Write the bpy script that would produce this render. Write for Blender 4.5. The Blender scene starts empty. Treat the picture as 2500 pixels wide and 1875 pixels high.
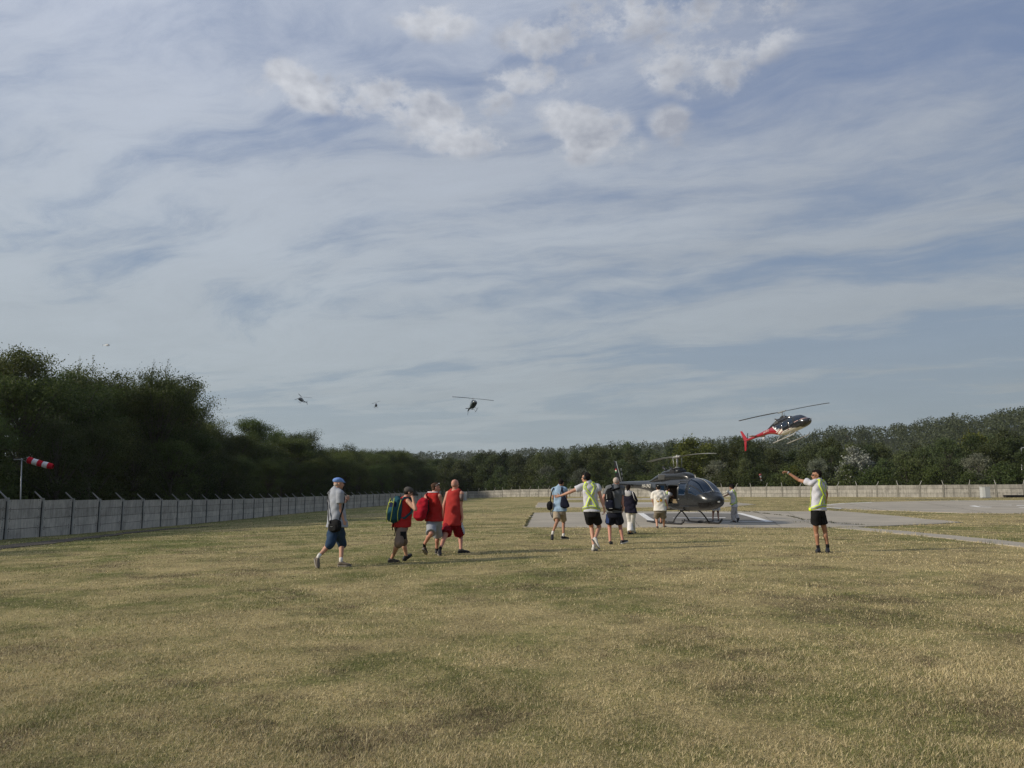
import bpy, bmesh, math, random
import numpy as np
from mathutils import Vector, Matrix, noise as mnoise
PI = math.pi
R = math.radians
random.seed(7)
rng = np.random.default_rng(7)
sc = bpy.context.scene
COL = sc.collection

# ------------------------------------------------------------------ camera
FPX, CX, CY, EYE = 1900.0, 1250.0, 937.5, 1.6
PITCH = math.atan(252.5 / FPX)
cam_d = bpy.data.cameras.new('camera')
cam_d.sensor_fit = 'HORIZONTAL'
cam_d.sensor_width = 36.0
cam_d.lens = 36.0 * FPX / 2500.0
cam_d.clip_start = 0.05
cam_d.clip_end = 12000.0
cam = bpy.data.objects.new('camera', cam_d)
COL.objects.link(cam)
cam.location = (0, 0, EYE)
cam.rotation_euler = (PI / 2 + PITCH, 0, 0)
sc.camera = cam

# ------------------------------------------------------------------ light
SUN_EL, SUN_AZ = 24.0, 16.0        # low sun to the left, slightly behind the camera
sun_dir = Vector((-math.cos(R(SUN_AZ)) * math.cos(R(SUN_EL)), -math.sin(R(SUN_AZ)) * math.cos(R(SUN_EL)), math.sin(R(SUN_EL))))
sun_d = bpy.data.lights.new('sun', 'SUN')
sun_d.energy = 2.9
sun_d.angle = R(3.0)
sun_d.color = (1.0, 0.90, 0.75)
sun = bpy.data.objects.new('sun', sun_d)
COL.objects.link(sun)
sun.rotation_euler = (-sun_dir).to_track_quat('-Z', 'Y').to_euler()
sc.view_settings.view_transform = 'Standard'
sc.view_settings.look = 'None'
sc.view_settings.exposure = 0.42
sc.view_settings.gamma = 1.0
sc.view_settings.use_curve_mapping = False
sc.cycles.max_bounces = 6
sc.cycles.diffuse_bounces = 3
sc.cycles.transparent_max_bounces = 8
sc.cycles.use_adaptive_sampling = True
sc.cycles.use_denoising = True
sc.cycles.denoising_prefilter = 'NONE'


def ray(px, py):
    a, b = (px - CX) / FPX, (CY - py) / FPX
    c, s = math.cos(PITCH), math.sin(PITCH)
    return Vector((a, c - b * s, s + b * c))


def W(px, py, D):
    """world point seen at pixel (px,py) of the photograph at forward distance D"""
    d = ray(px, py)
    return Vector((0, 0, EYE)) + d * (D / d.y)


# ------------------------------------------------------------------ node helpers
class NT:
    def __init__(self, nt):
        self.nt = nt
    def n(self, t, **kw):
        nd = self.nt.nodes.new(t)
        for k, v in kw.items():
            setattr(nd, k, v)
        return nd
    def put(self, sock, v):
        if isinstance(v, bpy.types.NodeSocket):
            self.nt.links.new(v, sock)
        elif v is not None:
            sock.default_value = v
    def m(self, op, a, b=None, c=None, clamp=False):
        nd = self.n('ShaderNodeMath', operation=op)
        nd.use_clamp = clamp
        self.put(nd.inputs[0], a); self.put(nd.inputs[1], b); self.put(nd.inputs[2], c)
        return nd.outputs[0]
    def vm(self, op, a, b=None, c=None):
        nd = self.n('ShaderNodeVectorMath', operation=op)
        self.put(nd.inputs[0], a); self.put(nd.inputs[1], b)
        if c is not None: self.put(nd.inputs[2], c)
        return nd.outputs['Value'] if op in ('DOT_PRODUCT', 'LENGTH', 'DISTANCE') else nd.outputs[0]
    def noise(self, v, s, det=4, rough=.55, dist=0.0, ntype='FBM'):
        nd = self.n('ShaderNodeTexNoise')
        self.put(nd.inputs['Vector'], v)
        nd.inputs['Scale'].default_value = s
        nd.inputs['Detail'].default_value = det
        nd.inputs['Roughness'].default_value = rough
        nd.inputs['Distortion'].default_value = dist
        return nd.outputs[0]
    def mr(self, v, a, b, c=0.0, d=1.0, smooth=False):
        nd = self.n('ShaderNodeMapRange')
        if smooth: nd.interpolation_type = 'SMOOTHSTEP'
        nd.clamp = True
        self.put(nd.inputs[0], v)
        for i, x in enumerate((a, b, c, d)):
            self.put(nd.inputs[i + 1], x)
        return nd.outputs[0]
    def mix(self, f, a, b, mode='MIX'):
        nd = self.n('ShaderNodeMix', data_type='RGBA', blend_type=mode)
        nd.clamp_factor = True
        self.put(nd.inputs[0], f)
        for s, v in ((nd.inputs[6], a), (nd.inputs[7], b)):
            if isinstance(v, (tuple, list)): v = tuple(v)[:3] + (1.0,)
            self.put(s, v)
        return nd.outputs[2]
    def scale(self, col, f):
        nd = self.n('ShaderNodeVectorMath', operation='SCALE')
        self.put(nd.inputs[0], col); self.put(nd.inputs[3], f)
        return nd.outputs[0]


# ------------------------------------------------------------------ sky
world = bpy.data.worlds.new('World')
sc.world = world
world.use_nodes = True
wt = world.node_tree
wt.nodes.clear()
w = NT(wt)
SKY_S = 0.10
sky = w.n('ShaderNodeTexSky', sky_type='NISHITA')
sky.sun_disc = False
sky.sun_elevation = R(SUN_EL)
sky.sun_rotation = math.atan2(sun_dir.x, sun_dir.y)
sky.air_density = 1.0
sky.dust_density = 1.5
sky.ozone_density = 1.5
tc = w.n('ShaderNodeTexCoord')
D_ = tc.outputs['Generated']
sep = w.n('ShaderNodeSeparateXYZ')
w.put(sep.inputs[0], D_)
X_, Y_, Z_ = sep.outputs
az = w.m('ARCTAN2', X_, Y_)
el = w.m('ARCSINE', Z_)
zz = w.m('MAXIMUM', w.m('ADD', Z_, 0.10), 0.02)
cu = w.m('DIVIDE', X_, zz)
cv = w.m('DIVIDE', Y_, zz)
# streak axes: wind along a line that vanishes far to the left
sa = R(66)
us = w.m('ADD', w.m('MULTIPLY', cu, -math.sin(sa)), w.m('MULTIPLY', cv, math.cos(sa)))
vs = w.m('ADD', w.m('MULTIPLY', cu, math.cos(sa)), w.m('MULTIPLY', cv, math.sin(sa)))


def comb(a, b, c=0.0):
    nd = w.n('ShaderNodeCombineXYZ')
    w.put(nd.inputs[0], a); w.put(nd.inputs[1], b); w.put(nd.inputs[2], c)
    return nd.outputs[0]


warp = w.noise(comb(us, vs, 3.1), 0.55, 4)
warp2 = w.noise(comb(us, vs, 9.7), 1.6, 3)
vs2 = w.m('ADD', vs, w.m('ADD', w.m('MULTIPLY', warp, 1.1), w.m('MULTIPLY', warp2, 0.14)))
ci1 = w.noise(comb(w.m('MULTIPLY', us, 0.34), vs2, 0.0), 1.25, 10, 0.60, 0.15)
ci2 = w.noise(comb(w.m('MULTIPLY', us, 0.45), vs2, 7.0), 3.4, 9, 0.64, 0.2)
ci3 = w.noise(comb(w.m('MULTIPLY', us, 0.7), vs, 2.0), 0.50, 4, 0.5, 0.3)
ci4 = w.noise(comb(us, vs, 5.0), 4.5, 8, 0.62, 0.3)
# a veil that thickens towards the sun side (left) and thins to the right
veil = w.mr(az, R(-38), R(36), 0.13, -0.055)
ci = w.m('ADD', w.m('ADD', w.m('MULTIPLY', ci1, 0.95), w.m('MULTIPLY', ci2, 0.42)), w.m('ADD', w.m('MULTIPLY', ci3, 0.50), w.m('MULTIPLY', ci4, 0.16)))
ci = w.m('ADD', ci, veil)
cmask = w.mr(ci, 0.88, 1.13, 0.0, 1.0, True)
low = w.mr(el, R(0.5), R(15), 0.85, 0.0)          # thick air low down
cmask = w.m('MAXIMUM', cmask, low)
side = w.mr(az, R(-40), R(40), 1.25, 0.88)
cir_col = w.mix(w.mr(el, R(0), R(30)), (2.42, 2.76, 2.86), (3.22, 3.52, 4.15))
cir_col = w.scale(cir_col, w.m('MULTIPLY', side, w.mr(w.m('ADD', w.m('MULTIPLY', ci2, .6), w.m('MULTIPLY', ci3, .4)), .34, .66, .90, 1.08)))
skyc = w.mix(1.0, sky.outputs[0], (0.80, 0.93, 1.22), 'MULTIPLY')
blue = w.mix(0.88, skyc, w.mix(w.mr(el, R(0), R(26)), (1.75, 2.24, 2.46), (1.62, 2.08, 3.05)))
blue = w.scale(blue, w.mr(az, R(-40), R(40), 1.10, 0.92))
base = w.mix(w.m('MULTIPLY', cmask, 0.92), blue, cir_col)

# cumulus puffs: positions (photo px of a 2212-wide view), as directions on the dome
k_ = 2500.0 / 2212.0
PUFFS = [(625, 165, 62, 34, .9), (560, 190, 45, 26, .6), (690, 208, 80, 32, 1.), (790, 205, 90, 42, 1.15), (880, 235, 70, 40, .9), (950, 245, 75, 45, 1.2),
         (1010, 290, 125, 40, 1.05), (1062, 222, 40, 36, 1.1), (1140, 168, 75, 28, 1.15), (1215, 180, 60, 24, .7), (1215, 255, 60, 36, .9), (1275, 292, 75, 52, 1.2), (1330, 320, 60, 32, .7),
         (1450, 264, 46, 34, .72), (1490, 300, 60, 30, .5), (1165, 85, 80, 42, .9), (1455, 130, 62, 55, 1.2), (1540, 160, 80, 52, .95), (1600, 110, 95, 40, .7),
         (1340, 35, 150, 48, .85), (1570, 22, 150, 44, .85), (940, 45, 80, 40, .8), (1250, 130, 70, 30, .5), (1690, 75, 70, 30, .4)]
cum_sum = None
for (x, y, rx, ry, st) in PUFFS:
    d = ray(x * k_, y * k_).normalized()
    a0, e0 = math.atan2(d.x, d.y), math.asin(d.z)
    d1 = ray((x + rx) * k_, y * k_).normalized(); d2 = ray(x * k_, (y + ry) * k_).normalized()
    ra, re_ = abs(math.atan2(d1.x, d1.y) - a0), abs(math.asin(d2.z) - e0)
    v = w.vm('SUBTRACT', comb(az, el, 0.0), (a0, e0, 0.0))
    v = w.vm('MULTIPLY', v, (1 / ra, 1 / re_, 0.0))
    g = w.mr(w.vm('LENGTH', v), 0.0, 1.95, st, 0.0, True)
    cum_sum = g if cum_sum is None else w.m('MAXIMUM', cum_sum, g)


def cum_noise(da, de, det=10):
    p = comb(w.m('ADD', az, da), w.m('MULTIPLY', w.m('ADD', el, de), 1.45), 0.4)
    return w.m('ADD', w.m('MULTIPLY', w.noise(p, 13.0, det, 0.60, 0.1), 0.82), w.m('MULTIPLY', w.noise(p, 40.0, min(det, 6), 0.65), 0.18))


cn = cum_noise(0.0, 0.0)
cn2 = cum_noise(0.022, -0.018, 3)
cn3 = cum_noise(0.0, 0.0, 3)
cd = w.m('ADD', w.m('MULTIPLY', cum_sum, 0.46), w.m('MULTIPLY', w.m('SUBTRACT', cn, 0.5), 3.0))
cum = w.m('MULTIPLY', w.mr(cd, 0.06, 0.52, 0.0, 1.0, True), w.mr(cum_sum, 0.08, 0.50, 0.0, 1.0, True))
halo = w.mr(w.m('ADD', w.m('MULTIPLY', cum_sum, 0.75), w.m('MULTIPLY', w.m('SUBTRACT', ci1, 0.5), 1.2)), 0.05, 0.75, 0.0, 0.42, True)
lit = w.m('ADD', 0.58, w.m('ADD', w.m('MULTIPLY', w.m('SUBTRACT', cn2, cn3), 3.8), w.m('MULTIPLY', w.m('SUBTRACT', cn3, cn), 1.2)), clamp=True)
lit = w.m('SUBTRACT', lit, w.mr(cd, 0.7, 1.2, 0.0, 0.12), clamp=True)
cum_col = w.mix(lit, (2.95, 3.08, 3.45), (5.05, 5.15, 5.4))
cum_col = w.scale(cum_col, w.mr(az, R(-30), R(35), 1.08, 0.88))
base = w.mix(halo, base, w.scale(cir_col, 0.93))
final = w.mix(w.m('MULTIPLY', cum, 0.74), base, cum_col)
bg = w.n('ShaderNodeBackground')
w.put(bg.inputs[0], final)
bg.inputs[1].default_value = SKY_S
wo = w.n('ShaderNodeOutputWorld')
wt.links.new(bg.outputs[0], wo.inputs[0])
world.cycles.sampling_method = 'MANUAL'
world.cycles.sample_map_resolution = 512
# ------------------------------------------------------------------ materials
MATS = {}


def newmat(name):
    m = bpy.data.materials.new(name)
    m.use_nodes = True
    m.node_tree.nodes.clear()
    k = NT(m.node_tree)
    out = k.n('ShaderNodeOutputMaterial')
    b = k.n('ShaderNodeBsdfPrincipled')
    k.nt.links.new(b.outputs[0], out.inputs[0])
    return m, k, b, out


def pmat(name, col, rough=.6, var=.12, vs=6.0, bump=0.0, bs=60.0, metal=0.0, spec=.5, coat=0.0, sheen=0.0):
    """plain procedural material with mottling and bump"""
    if name in MATS: return MATS[name]
    m, k, b, out = newmat(name)
    tc = k.n('ShaderNodeTexCoord')
    o = tc.outputs['Object']
    n = k.noise(o, vs, 5, .6)
    f = k.mr(n, .3, .7, 1 - var, 1 + var)
    nd = k.n('ShaderNodeRGB'); nd.outputs[0].default_value = (*col, 1)
    k.put(b.inputs['Base Color'], k.scale(nd.outputs[0], f))
    b.inputs['Roughness'].default_value = rough
    b.inputs['Metallic'].default_value = metal
    b.inputs['Specular IOR Level'].default_value = spec
    b.inputs['Coat Weight'].default_value = coat
    b.inputs['Coat Roughness'].default_value = .06
    if sheen: b.inputs['Sheen Weight'].default_value = sheen
    if bump:
        bp = k.n('ShaderNodeBump')
        bp.inputs['Strength'].default_value = bump
        bp.inputs['Distance'].default_value = .01
        k.put(bp.inputs['Height'], k.noise(o, bs, 4, .6))
        k.put(b.inputs['Normal'], bp.outputs[0])
    MATS[name] = m
    return m


def cloth(name, col, rough=.9, var=.10, sp=.15):
    return pmat(name, col, rough, var, 5.0, .35, 28.0, spec=sp)


def skin(name, col):
    m = pmat(name, col, .55, .10, 9.0, .1, 60.0, spec=.35)
    return m


def lawn_factors(k, pos):
    n1 = k.noise(pos, .10, 4, .55, .4)          # big patches
    n2 = k.noise(pos, .55, 5, .6, .3)           # metre patches
    n3 = k.noise(pos, 2.6, 5, .62)
    sp = k.n('ShaderNodeSeparateXYZ'); k.put(sp.inputs[0], pos)
    left = k.mr(sp.outputs[0], -20, 3, .10, 0.0)
    g = k.m('ADD', k.m('ADD', k.m('MULTIPLY', n1, .50), k.m('MULTIPLY', n2, .55)), k.m('ADD', k.m('MULTIPLY', n3, .30), left))
    green = k.mr(g, .60, .86, 0., 1., True)
    d = k.noise(k.vm('ADD', pos, (31., 17., 3.)), .42, 5, .65, .5)
    d2 = k.noise(k.vm('ADD', pos, (3., 57., 9.)), 1.7, 4, .6, .3)
    bare = k.mr(k.m('ADD', k.m('MULTIPLY', d, .62), k.m('MULTIPLY', d2, .45)), .545, .66, 0., 1., True)
    return green, bare


def lawn_mat(name='lawn', blades=False):
    m, k, b, out = newmat(name)
    geo = k.n('ShaderNodeNewGeometry')
    pos = geo.outputs['Position']
    green, bare = lawn_factors(k, pos)
    if blades:
        rnd = geo.outputs['Random Per Island']
        straw = k.mix(rnd, (.44, .355, .185), (.72, .61, .36))
        grn = k.mix(rnd, (.100, .122, .034), (.26, .25, .09))
        thr = k.m('FRACT', k.m('MULTIPLY', rnd, 17.37))
        isg = k.m('LESS_THAN', thr, k.m('ADD', k.m('MULTIPLY', green, .66), .17))
        c = k.mix(isg, straw, grn)
        thr2 = k.m('FRACT', k.m('MULTIPLY', rnd, 41.7))
        isb = k.m('LESS_THAN', thr2, k.m('MULTIPLY', bare, .42))
        c = k.mix(isb, c, (.13, .095, .06))
        c = k.scale(c, k.mr(k.noise(pos, .9, 4, .6, .4), .3, .7, .80, 1.18))
        k.put(b.inputs['Base Color'], c)
        b.inputs['Roughness'].default_value = .6
        b.inputs['Specular IOR Level'].default_value = .25
        tr = k.n('ShaderNodeBsdfTranslucent'); k.put(tr.inputs[0], c)
        mx = k.n('ShaderNodeMixShader'); mx.inputs[0].default_value = .25
        k.nt.links.new(b.outputs[0], mx.inputs[1]); k.nt.links.new(tr.outputs[0], mx.inputs[2])
        k.nt.links.new(mx.outputs[0], out.inputs[0])
    else:
        f1 = k.noise(pos, 22.0, 6, .7, .2)
        f2 = k.noise(pos, 75.0, 4, .7)
        c = k.mix(green, (.42, .34, .165), (.165, .178, .056))
        c = k.mix(k.m('MULTIPLY', bare, .40), c, (.12, .09, .06))
        f = k.m('ADD', k.mr(f1, .3, .7, .50, 1.25), k.mr(f2, .3, .7, -.25, .25))
        f = k.m('MULTIPLY', f, k.mr(k.noise(pos, .9, 4, .6, .4), .3, .7, .80, 1.18))
        sp = k.n('ShaderNodeSeparateXYZ'); k.put(sp.inputs[0], pos)
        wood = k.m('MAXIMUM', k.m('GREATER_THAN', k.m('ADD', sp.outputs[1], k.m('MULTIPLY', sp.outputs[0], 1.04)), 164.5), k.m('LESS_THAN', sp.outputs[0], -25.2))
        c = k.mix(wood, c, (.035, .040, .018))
        k.put(b.inputs['Base Color'], k.scale(c, f))
        b.inputs['Roughness'].default_value = .9
        b.inputs['Specular IOR Level'].default_value = .1
        bp = k.n('ShaderNodeBump'); bp.inputs['Strength'].default_value = .9; bp.inputs['Distance'].default_value = .05
        k.put(bp.inputs['Height'], k.m('ADD', f1, k.m('MULTIPLY', k.noise(pos, 4.0, 4), 1.2)))
        k.put(b.inputs['Normal'], bp.outputs[0])
    MATS[name] = m
    return m


def concrete_mat(name, base, stain, sscale=.35, wallz=False):
    m, k, b, out = newmat(name)
    tc = k.n('ShaderNodeTexCoord'); o = tc.outputs['Object']
    n1 = k.noise(o, sscale, 6, .65, .6)
    n2 = k.noise(o, sscale * 7, 6, .7)
    mp = k.n('ShaderNodeMapping'); mp.inputs['Scale'].default_value = (5, 5, .5) if wallz else (.25, 1.6, 1)
    k.put(mp.inputs[0], o)
    n3 = k.noise(mp.outputs[0], 1.4, 6, .65, .3)
    f = k.m('ADD', k.m('MULTIPLY', k.mr(n1, .35, .65), .5), k.m('MULTIPLY', k.mr(n3, .42, .68), .6))
    f = k.m('ADD', f, k.mr(n2, .3, .7, -.15, .15), clamp=True)
    c = k.mix(f, base, stain)
    oi = k.n('ShaderNodeNewGeometry')
    c = k.scale(c, k.mr(oi.outputs['Random Per Island'], 0, 1, .80 if wallz else .97, 1.15 if wallz else 1.03))
    k.put(b.inputs['Base Color'], c)
    b.inputs['Roughness'].default_value = .88
    b.inputs['Specular IOR Level'].default_value = .25
    bp = k.n('ShaderNodeBump'); bp.inputs['Strength'].default_value = .4; bp.inputs['Distance'].default_value = .01
    k.put(bp.inputs['Height'], k.noise(o, 18, 6, .7)); k.put(b.inputs['Normal'], bp.outputs[0])
    MATS[name] = m
    return m


def leaf_mat(name, dark, light, trans=.25, rough=.55):
    if name in MATS: return MATS[name]
    m, k, b, out = newmat(name)
    geo = k.n('ShaderNodeNewGeometry')
    oi = k.n('ShaderNodeObjectInfo')
    tc = k.n('ShaderNodeTexCoord')
    n = k.noise(tc.outputs['Object'], .9, 3, .6)
    f = k.m('ADD', k.m('MULTIPLY', geo.outputs['Random Per Island'], .55), k.mr(n, .35, .65, 0, .45), clamp=True)
    c = k.mix(f, dark, light)
    hs = k.n('ShaderNodeHueSaturation')
    k.put(hs.inputs['Hue'], k.mr(oi.outputs['Random'], 0, 1, .475, .515))
    k.put(hs.inputs['Value'], k.mr(k.m('FRACT', k.m('MULTIPLY', oi.outputs['Random'], 7.3)), 0, 1, .70, 1.38))
    k.put(hs.inputs['Color'], c)
    c = hs.outputs[0]
    k.put(b.inputs['Base Color'], c)
    b.inputs['Roughness'].default_value = rough
    b.inputs['Specular IOR Level'].default_value = .25
    tr = k.n('ShaderNodeBsdfTranslucent'); k.put(tr.inputs[0], c)
    mx = k.n('ShaderNodeMixShader'); mx.inputs[0].default_value = trans
    k.nt.links.new(b.outputs[0], mx.inputs[1]); k.nt.links.new(tr.outputs[0], mx.inputs[2])
    k.nt.links.new(mx.outputs[0], out.inputs[0])
    MATS[name] = m
    return m


# ------------------------------------------------------------------ mesh helpers
class MB:
    """collects pieces; each face has a material slot"""
    def __init__(self):
        self.v, self.f, self.mi = [], [], []
    def add(self, V, F, mi=0):
        o = len(self.v)
        self.v.extend([tuple(p) for p in V])
        self.f.extend([tuple(i + o for i in q) for q in F])
        self.mi.extend([mi] * len(F))
        return self
    def merge(self, o):
        n = len(self.v)
        self.v.extend(o.v); self.f.extend([tuple(i + n for i in q) for q in o.f]); self.mi.extend(o.mi)
        return self
    def box(self, c, s, rot=None, mi=0, taper=1.0):
        c = Vector(c)
        V = []
        for z in (-1, 1):
            t = taper if z > 0 else 1
            for x, y in ((-1, -1), (1, -1), (1, 1), (-1, 1)):
                p = Vector((x * s[0] / 2 * t, y * s[1] / 2 * t, z * s[2] / 2))
                if rot is not None: p = rot @ p
                V.append(c + p)
        return self.add(V, [(3, 2, 1, 0), (4, 5, 6, 7), (0, 1, 5, 4), (1, 2, 6, 5), (2, 3, 7, 6), (3, 0, 4, 7)], mi)
    def rings(self, rs, cap=True, mi=0, closed=True):
        """rs: list of equal-length point rings"""
        n = len(rs[0]); V = [p for r_ in rs for p in r_]; F = []
        for i in range(len(rs) - 1):
            for j in range(n if closed else n - 1):
                a, b2 = i * n + j, i * n + (j + 1) % n
                F.append((a, b2, b2 + n, a + n))
        if cap:
            F.append(tuple(range(n - 1, -1, -1)))
            F.append(tuple(range((len(rs) - 1) * n, len(rs) * n)))
        return self.add(V, F, mi)
    def tube(self, pts, r, n=8, mi=0, flat=None):
        pts = [Vector(p) for p in pts]
        rr = r if isinstance(r, (list, tuple)) else [r] * len(pts)
        rs = []; up = None
        for i, p in enumerate(pts):
            t = (pts[min(i + 1, len(pts) - 1)] - pts[max(i - 1, 0)]).normalized()
            if up is None:
                a = Vector((0, 0, 1)) if abs(t.z) < .9 else Vector((1, 0, 0))
                up = t.cross(a).normalized()
            up = (up - t * up.dot(t)).normalized()
            s = t.cross(up)
            fx = 1.0 if flat is None else flat
            rs.append([p + (up * math.cos(q) + s * math.sin(q) * fx) * rr[i] for q in [2 * PI * j / n for j in range(n)]])
        return self.rings(rs, True, mi)
    def cap(self, a, b, ra, rb, n=12, mi=0):
        """capsule with two radii"""
        a, b = Vector(a), Vector(b)
        t = (b - a)
        L = t.length
        if L < 1e-6: t = Vector((0, 0, 1)); L = 1e-4
        t = t.normalized()
        P, Q = [], []
        for q in (80, 55, 28):
            P.append(a - t * ra * math.sin(R(q))); Q.append(ra * math.cos(R(q)))
        P.append(a); Q.append(ra); P.append(b); Q.append(rb)
        for q in (28, 55, 80):
            P.append(b + t * rb * math.sin(R(q))); Q.append(rb * math.cos(R(q)))
        u = t.cross(Vector((0, 0, 1)) if abs(t.z) < .9 else Vector((1, 0, 0))).normalized(); s = t.cross(u)
        rs = [[p + (u * math.cos(2 * PI * j / n) + s * math.sin(2 * PI * j / n)) * r_ for j in range(n)] for p, r_ in zip(P, Q)]
        return self.rings(rs, True, mi)
    def ell(self, c, rad, axes=None, n=14, m=9, mi=0):
        c = Vector(c)
        ax = axes or (Vector((1, 0, 0)), Vector((0, 1, 0)), Vector((0, 0, 1)))
        rs = []
        for i in range(m):
            q = -PI / 2 + PI * (i + .5) / m if 0 < i < m - 1 else (-PI / 2 + .12 if i == 0 else PI / 2 - .12)
            rs.append([c + ax[0] * (rad[0] * math.cos(q) * math.cos(2 * PI * j / n)) + ax[1] * (rad[1] * math.cos(q) * math.sin(2 * PI * j / n)) + ax[2] * (rad[2] * math.sin(q)) for j in range(n)])
        return self.rings(rs, True, mi)
    def mesh(self, name, mats, smooth=False, off=None):
        me = bpy.data.meshes.new(name)
        V = np.array(self.v, dtype=float)
        if off is not None: V = V - np.array(off)[None, :]
        me.from_pydata(V.tolist(), [], self.f)
        if not isinstance(mats, (list, tuple)): mats = [mats]
        for m in mats: me.materials.append(m)
        me.polygons.foreach_set('material_index', self.mi)
        if smooth: me.polygons.foreach_set('use_smooth', [True] * len(self.f))
        me.update()
        return me
    def build(self, name, mats, parent=None, smooth=False, off=None, loc=None):
        return link(name, self.mesh(name, mats, smooth, off), parent, loc)


def link(name, me, parent=None, loc=None):
    o = bpy.data.objects.new(name, me)
    COL.objects.link(o)
    if parent is not None: o.parent = parent
    if loc is not None: o.location = loc
    return o


def np_mesh(name, V, F, mat, smooth=False):
    me = bpy.data.meshes.new(name)
    nv, nf, k = len(V), len(F), F.shape[1]
    me.vertices.add(nv); me.vertices.foreach_set('co', V.astype(np.float32).ravel())
    me.loops.add(nf * k); me.loops.foreach_set('vertex_index', F.astype(np.int32).ravel())
    me.polygons.add(nf)
    me.polygons.foreach_set('loop_start', np.arange(0, nf * k, k, dtype=np.int32))
    try: me.polygons.foreach_set('loop_total', np.full(nf, k, dtype=np.int32))
    except Exception: pass
    me.materials.append(mat)
    if smooth: me.polygons.foreach_set('use_smooth', np.ones(nf, dtype=bool))
    me.update(calc_edges=True)
    me.validate()
    return me


def tag(o, label=None, cat=None, group=None, kind=None):
    if label: o['label'] = label
    if cat: o['category'] = cat
    if group: o['group'] = group
    if kind: o['kind'] = kind
    return o


def empty(name, loc, rot=(0, 0, 0)):
    o = bpy.data.objects.new(name, None)
    COL.objects.link(o); o.location = loc; o.rotation_euler = rot
    o.empty_display_size = .2
    return o


def copy_tree(o, parent=None):
    c = o.copy(); COL.objects.link(c); c.parent = parent
    for ch in [x for x in bpy.data.objects if x.parent == o]: copy_tree(ch, c)
    return c


def fuse(name, mb, mat, parent, voxel, off, smooth=4, fold=0.0, fs=1.0, seed=0.0, decim=None):
    """overlapping closed pieces -> one continuous surface"""
    me = mb.mesh(name, mat, False, off)
    t = bpy.data.objects.new('t', me); COL.objects.link(t)
    r_ = t.modifiers.new('r', 'REMESH'); r_.mode = 'VOXEL'; r_.voxel_size = voxel; r_.use_smooth_shade = True
    if smooth:
        s_ = t.modifiers.new('s', 'SMOOTH'); s_.iterations = smooth; s_.factor = .5
    dg = bpy.context.evaluated_depsgraph_get()
    out = bpy.data.meshes.new_from_object(t.evaluated_get(dg))
    bpy.data.objects.remove(t); bpy.data.meshes.remove(me)
    out.name = name
    if not out.materials: out.materials.append(mat)
    if fold:
        n = len(out.vertices)
        P = np.empty(n * 3, np.float32); out.vertices.foreach_get('co', P); P = P.reshape(-1, 3)
        N = np.empty(n * 3, np.float32); out.vertices.foreach_get('normal', N); N = N.reshape(-1, 3)
        x, y, z = (P * fs + seed).T
        a = np.sin(9 * x + 6 * y + 5 * z + 2.2 * np.sin(5 * z + 3 * x)) + .8 * np.sin(23 * (x - y) + 9 * z + 1.7 * np.sin(11 * z + 2 * y)) + .6 * np.sin(34 * z - 14 * x + 12 * y + 2 * np.sin(8 * x))
        b = np.clip(np.sin(3.1 * z + 2 * x + seed) * .5 + .7, 0, 1)
        P = P + N * (fold * (a * b * .75 + .6))[:, None]
        out.vertices.foreach_set('co', P.astype(np.float32).ravel())
    out.polygons.foreach_set('use_smooth', [True] * len(out.polygons))
    out.update()
    return link(name, out, parent)
# ------------------------------------------------------------------ terrain
TP = np.array([
    (0, 0, 0), (0, -25, 0), (-25, -20, -.1), (25, -20, .15), (0, 5, 0), (-3.2, 15.5, -.02), (6.8, 17.3, .13), (0, 33, -.08), (10, 33, -.05), (20, 33, .05),
    (8, 37, -.08), (10, 50, -.10), (-21.5, 37, -.72), (-22.5, 60, -1.08), (-24, 89, -1.28), (-20.8, 115, -1.20), (-15.5, 165, -1.30), (0.2, 160, -.38), (17, 140, -.10),
    (38.7, 112, .24), (44, 105, .33), (57, 93, .45), (62, 85, .50), (-20, 20, -.35), (-11, 25, -.15), (30, 20, .30), (0, 80, -.45), (-10, 80, -.8), (20, 80, -.02), (30, 60, .12),
    (70, 40, .6), (-60, 40, -1.5), (-60, 120, -1.9), (40, -10, .3), (90, 90, .7), (30, 200, -.2), (-30, 200, -1.6), (90, 150, .6)], float)


def _phi(r2): return .5 * r2 * np.log(r2 + 1e-9)


def _solve():
    P = TP[:, :2]; n = len(P)
    d2 = ((P[:, None] - P[None]) ** 2).sum(-1)
    K = _phi(d2) + np.eye(n) * 12.0
    A = np.zeros((n + 3, n + 3)); A[:n, :n] = K; A[:n, n] = 1; A[:n, n + 1:] = P; A[n, :n] = 1; A[n + 1:, :n] = P.T
    return np.linalg.solve(A, np.concatenate([TP[:, 2], np.zeros(3)]))


_C = _solve()
SKY_HILL = [(-900, 1128), (300, 1122), (900, 1118), (1060, 1115), (1160, 1112), (1300, 1107), (1420, 1100), (1560, 1094), (1700, 1084), (1868, 1082), (1968, 1069), (2030, 1060), (2139, 1058), (2236, 1045), (2300, 1033), (2400, 1027), (2500, 1012), (2700, 1000), (3400, 990)]
HILL_D = [(-900, 1500), (1060, 1350), (1420, 1150), (1868, 820), (2100, 640), (2500, 430), (3400, 380)]


def hill_top(px):
    ys = np.interp(px, *zip(*SKY_HILL)); D = np.interp(px, *zip(*HILL_D))
    return D, EYE + (1190 - ys) / FPX * D - 7.5


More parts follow.
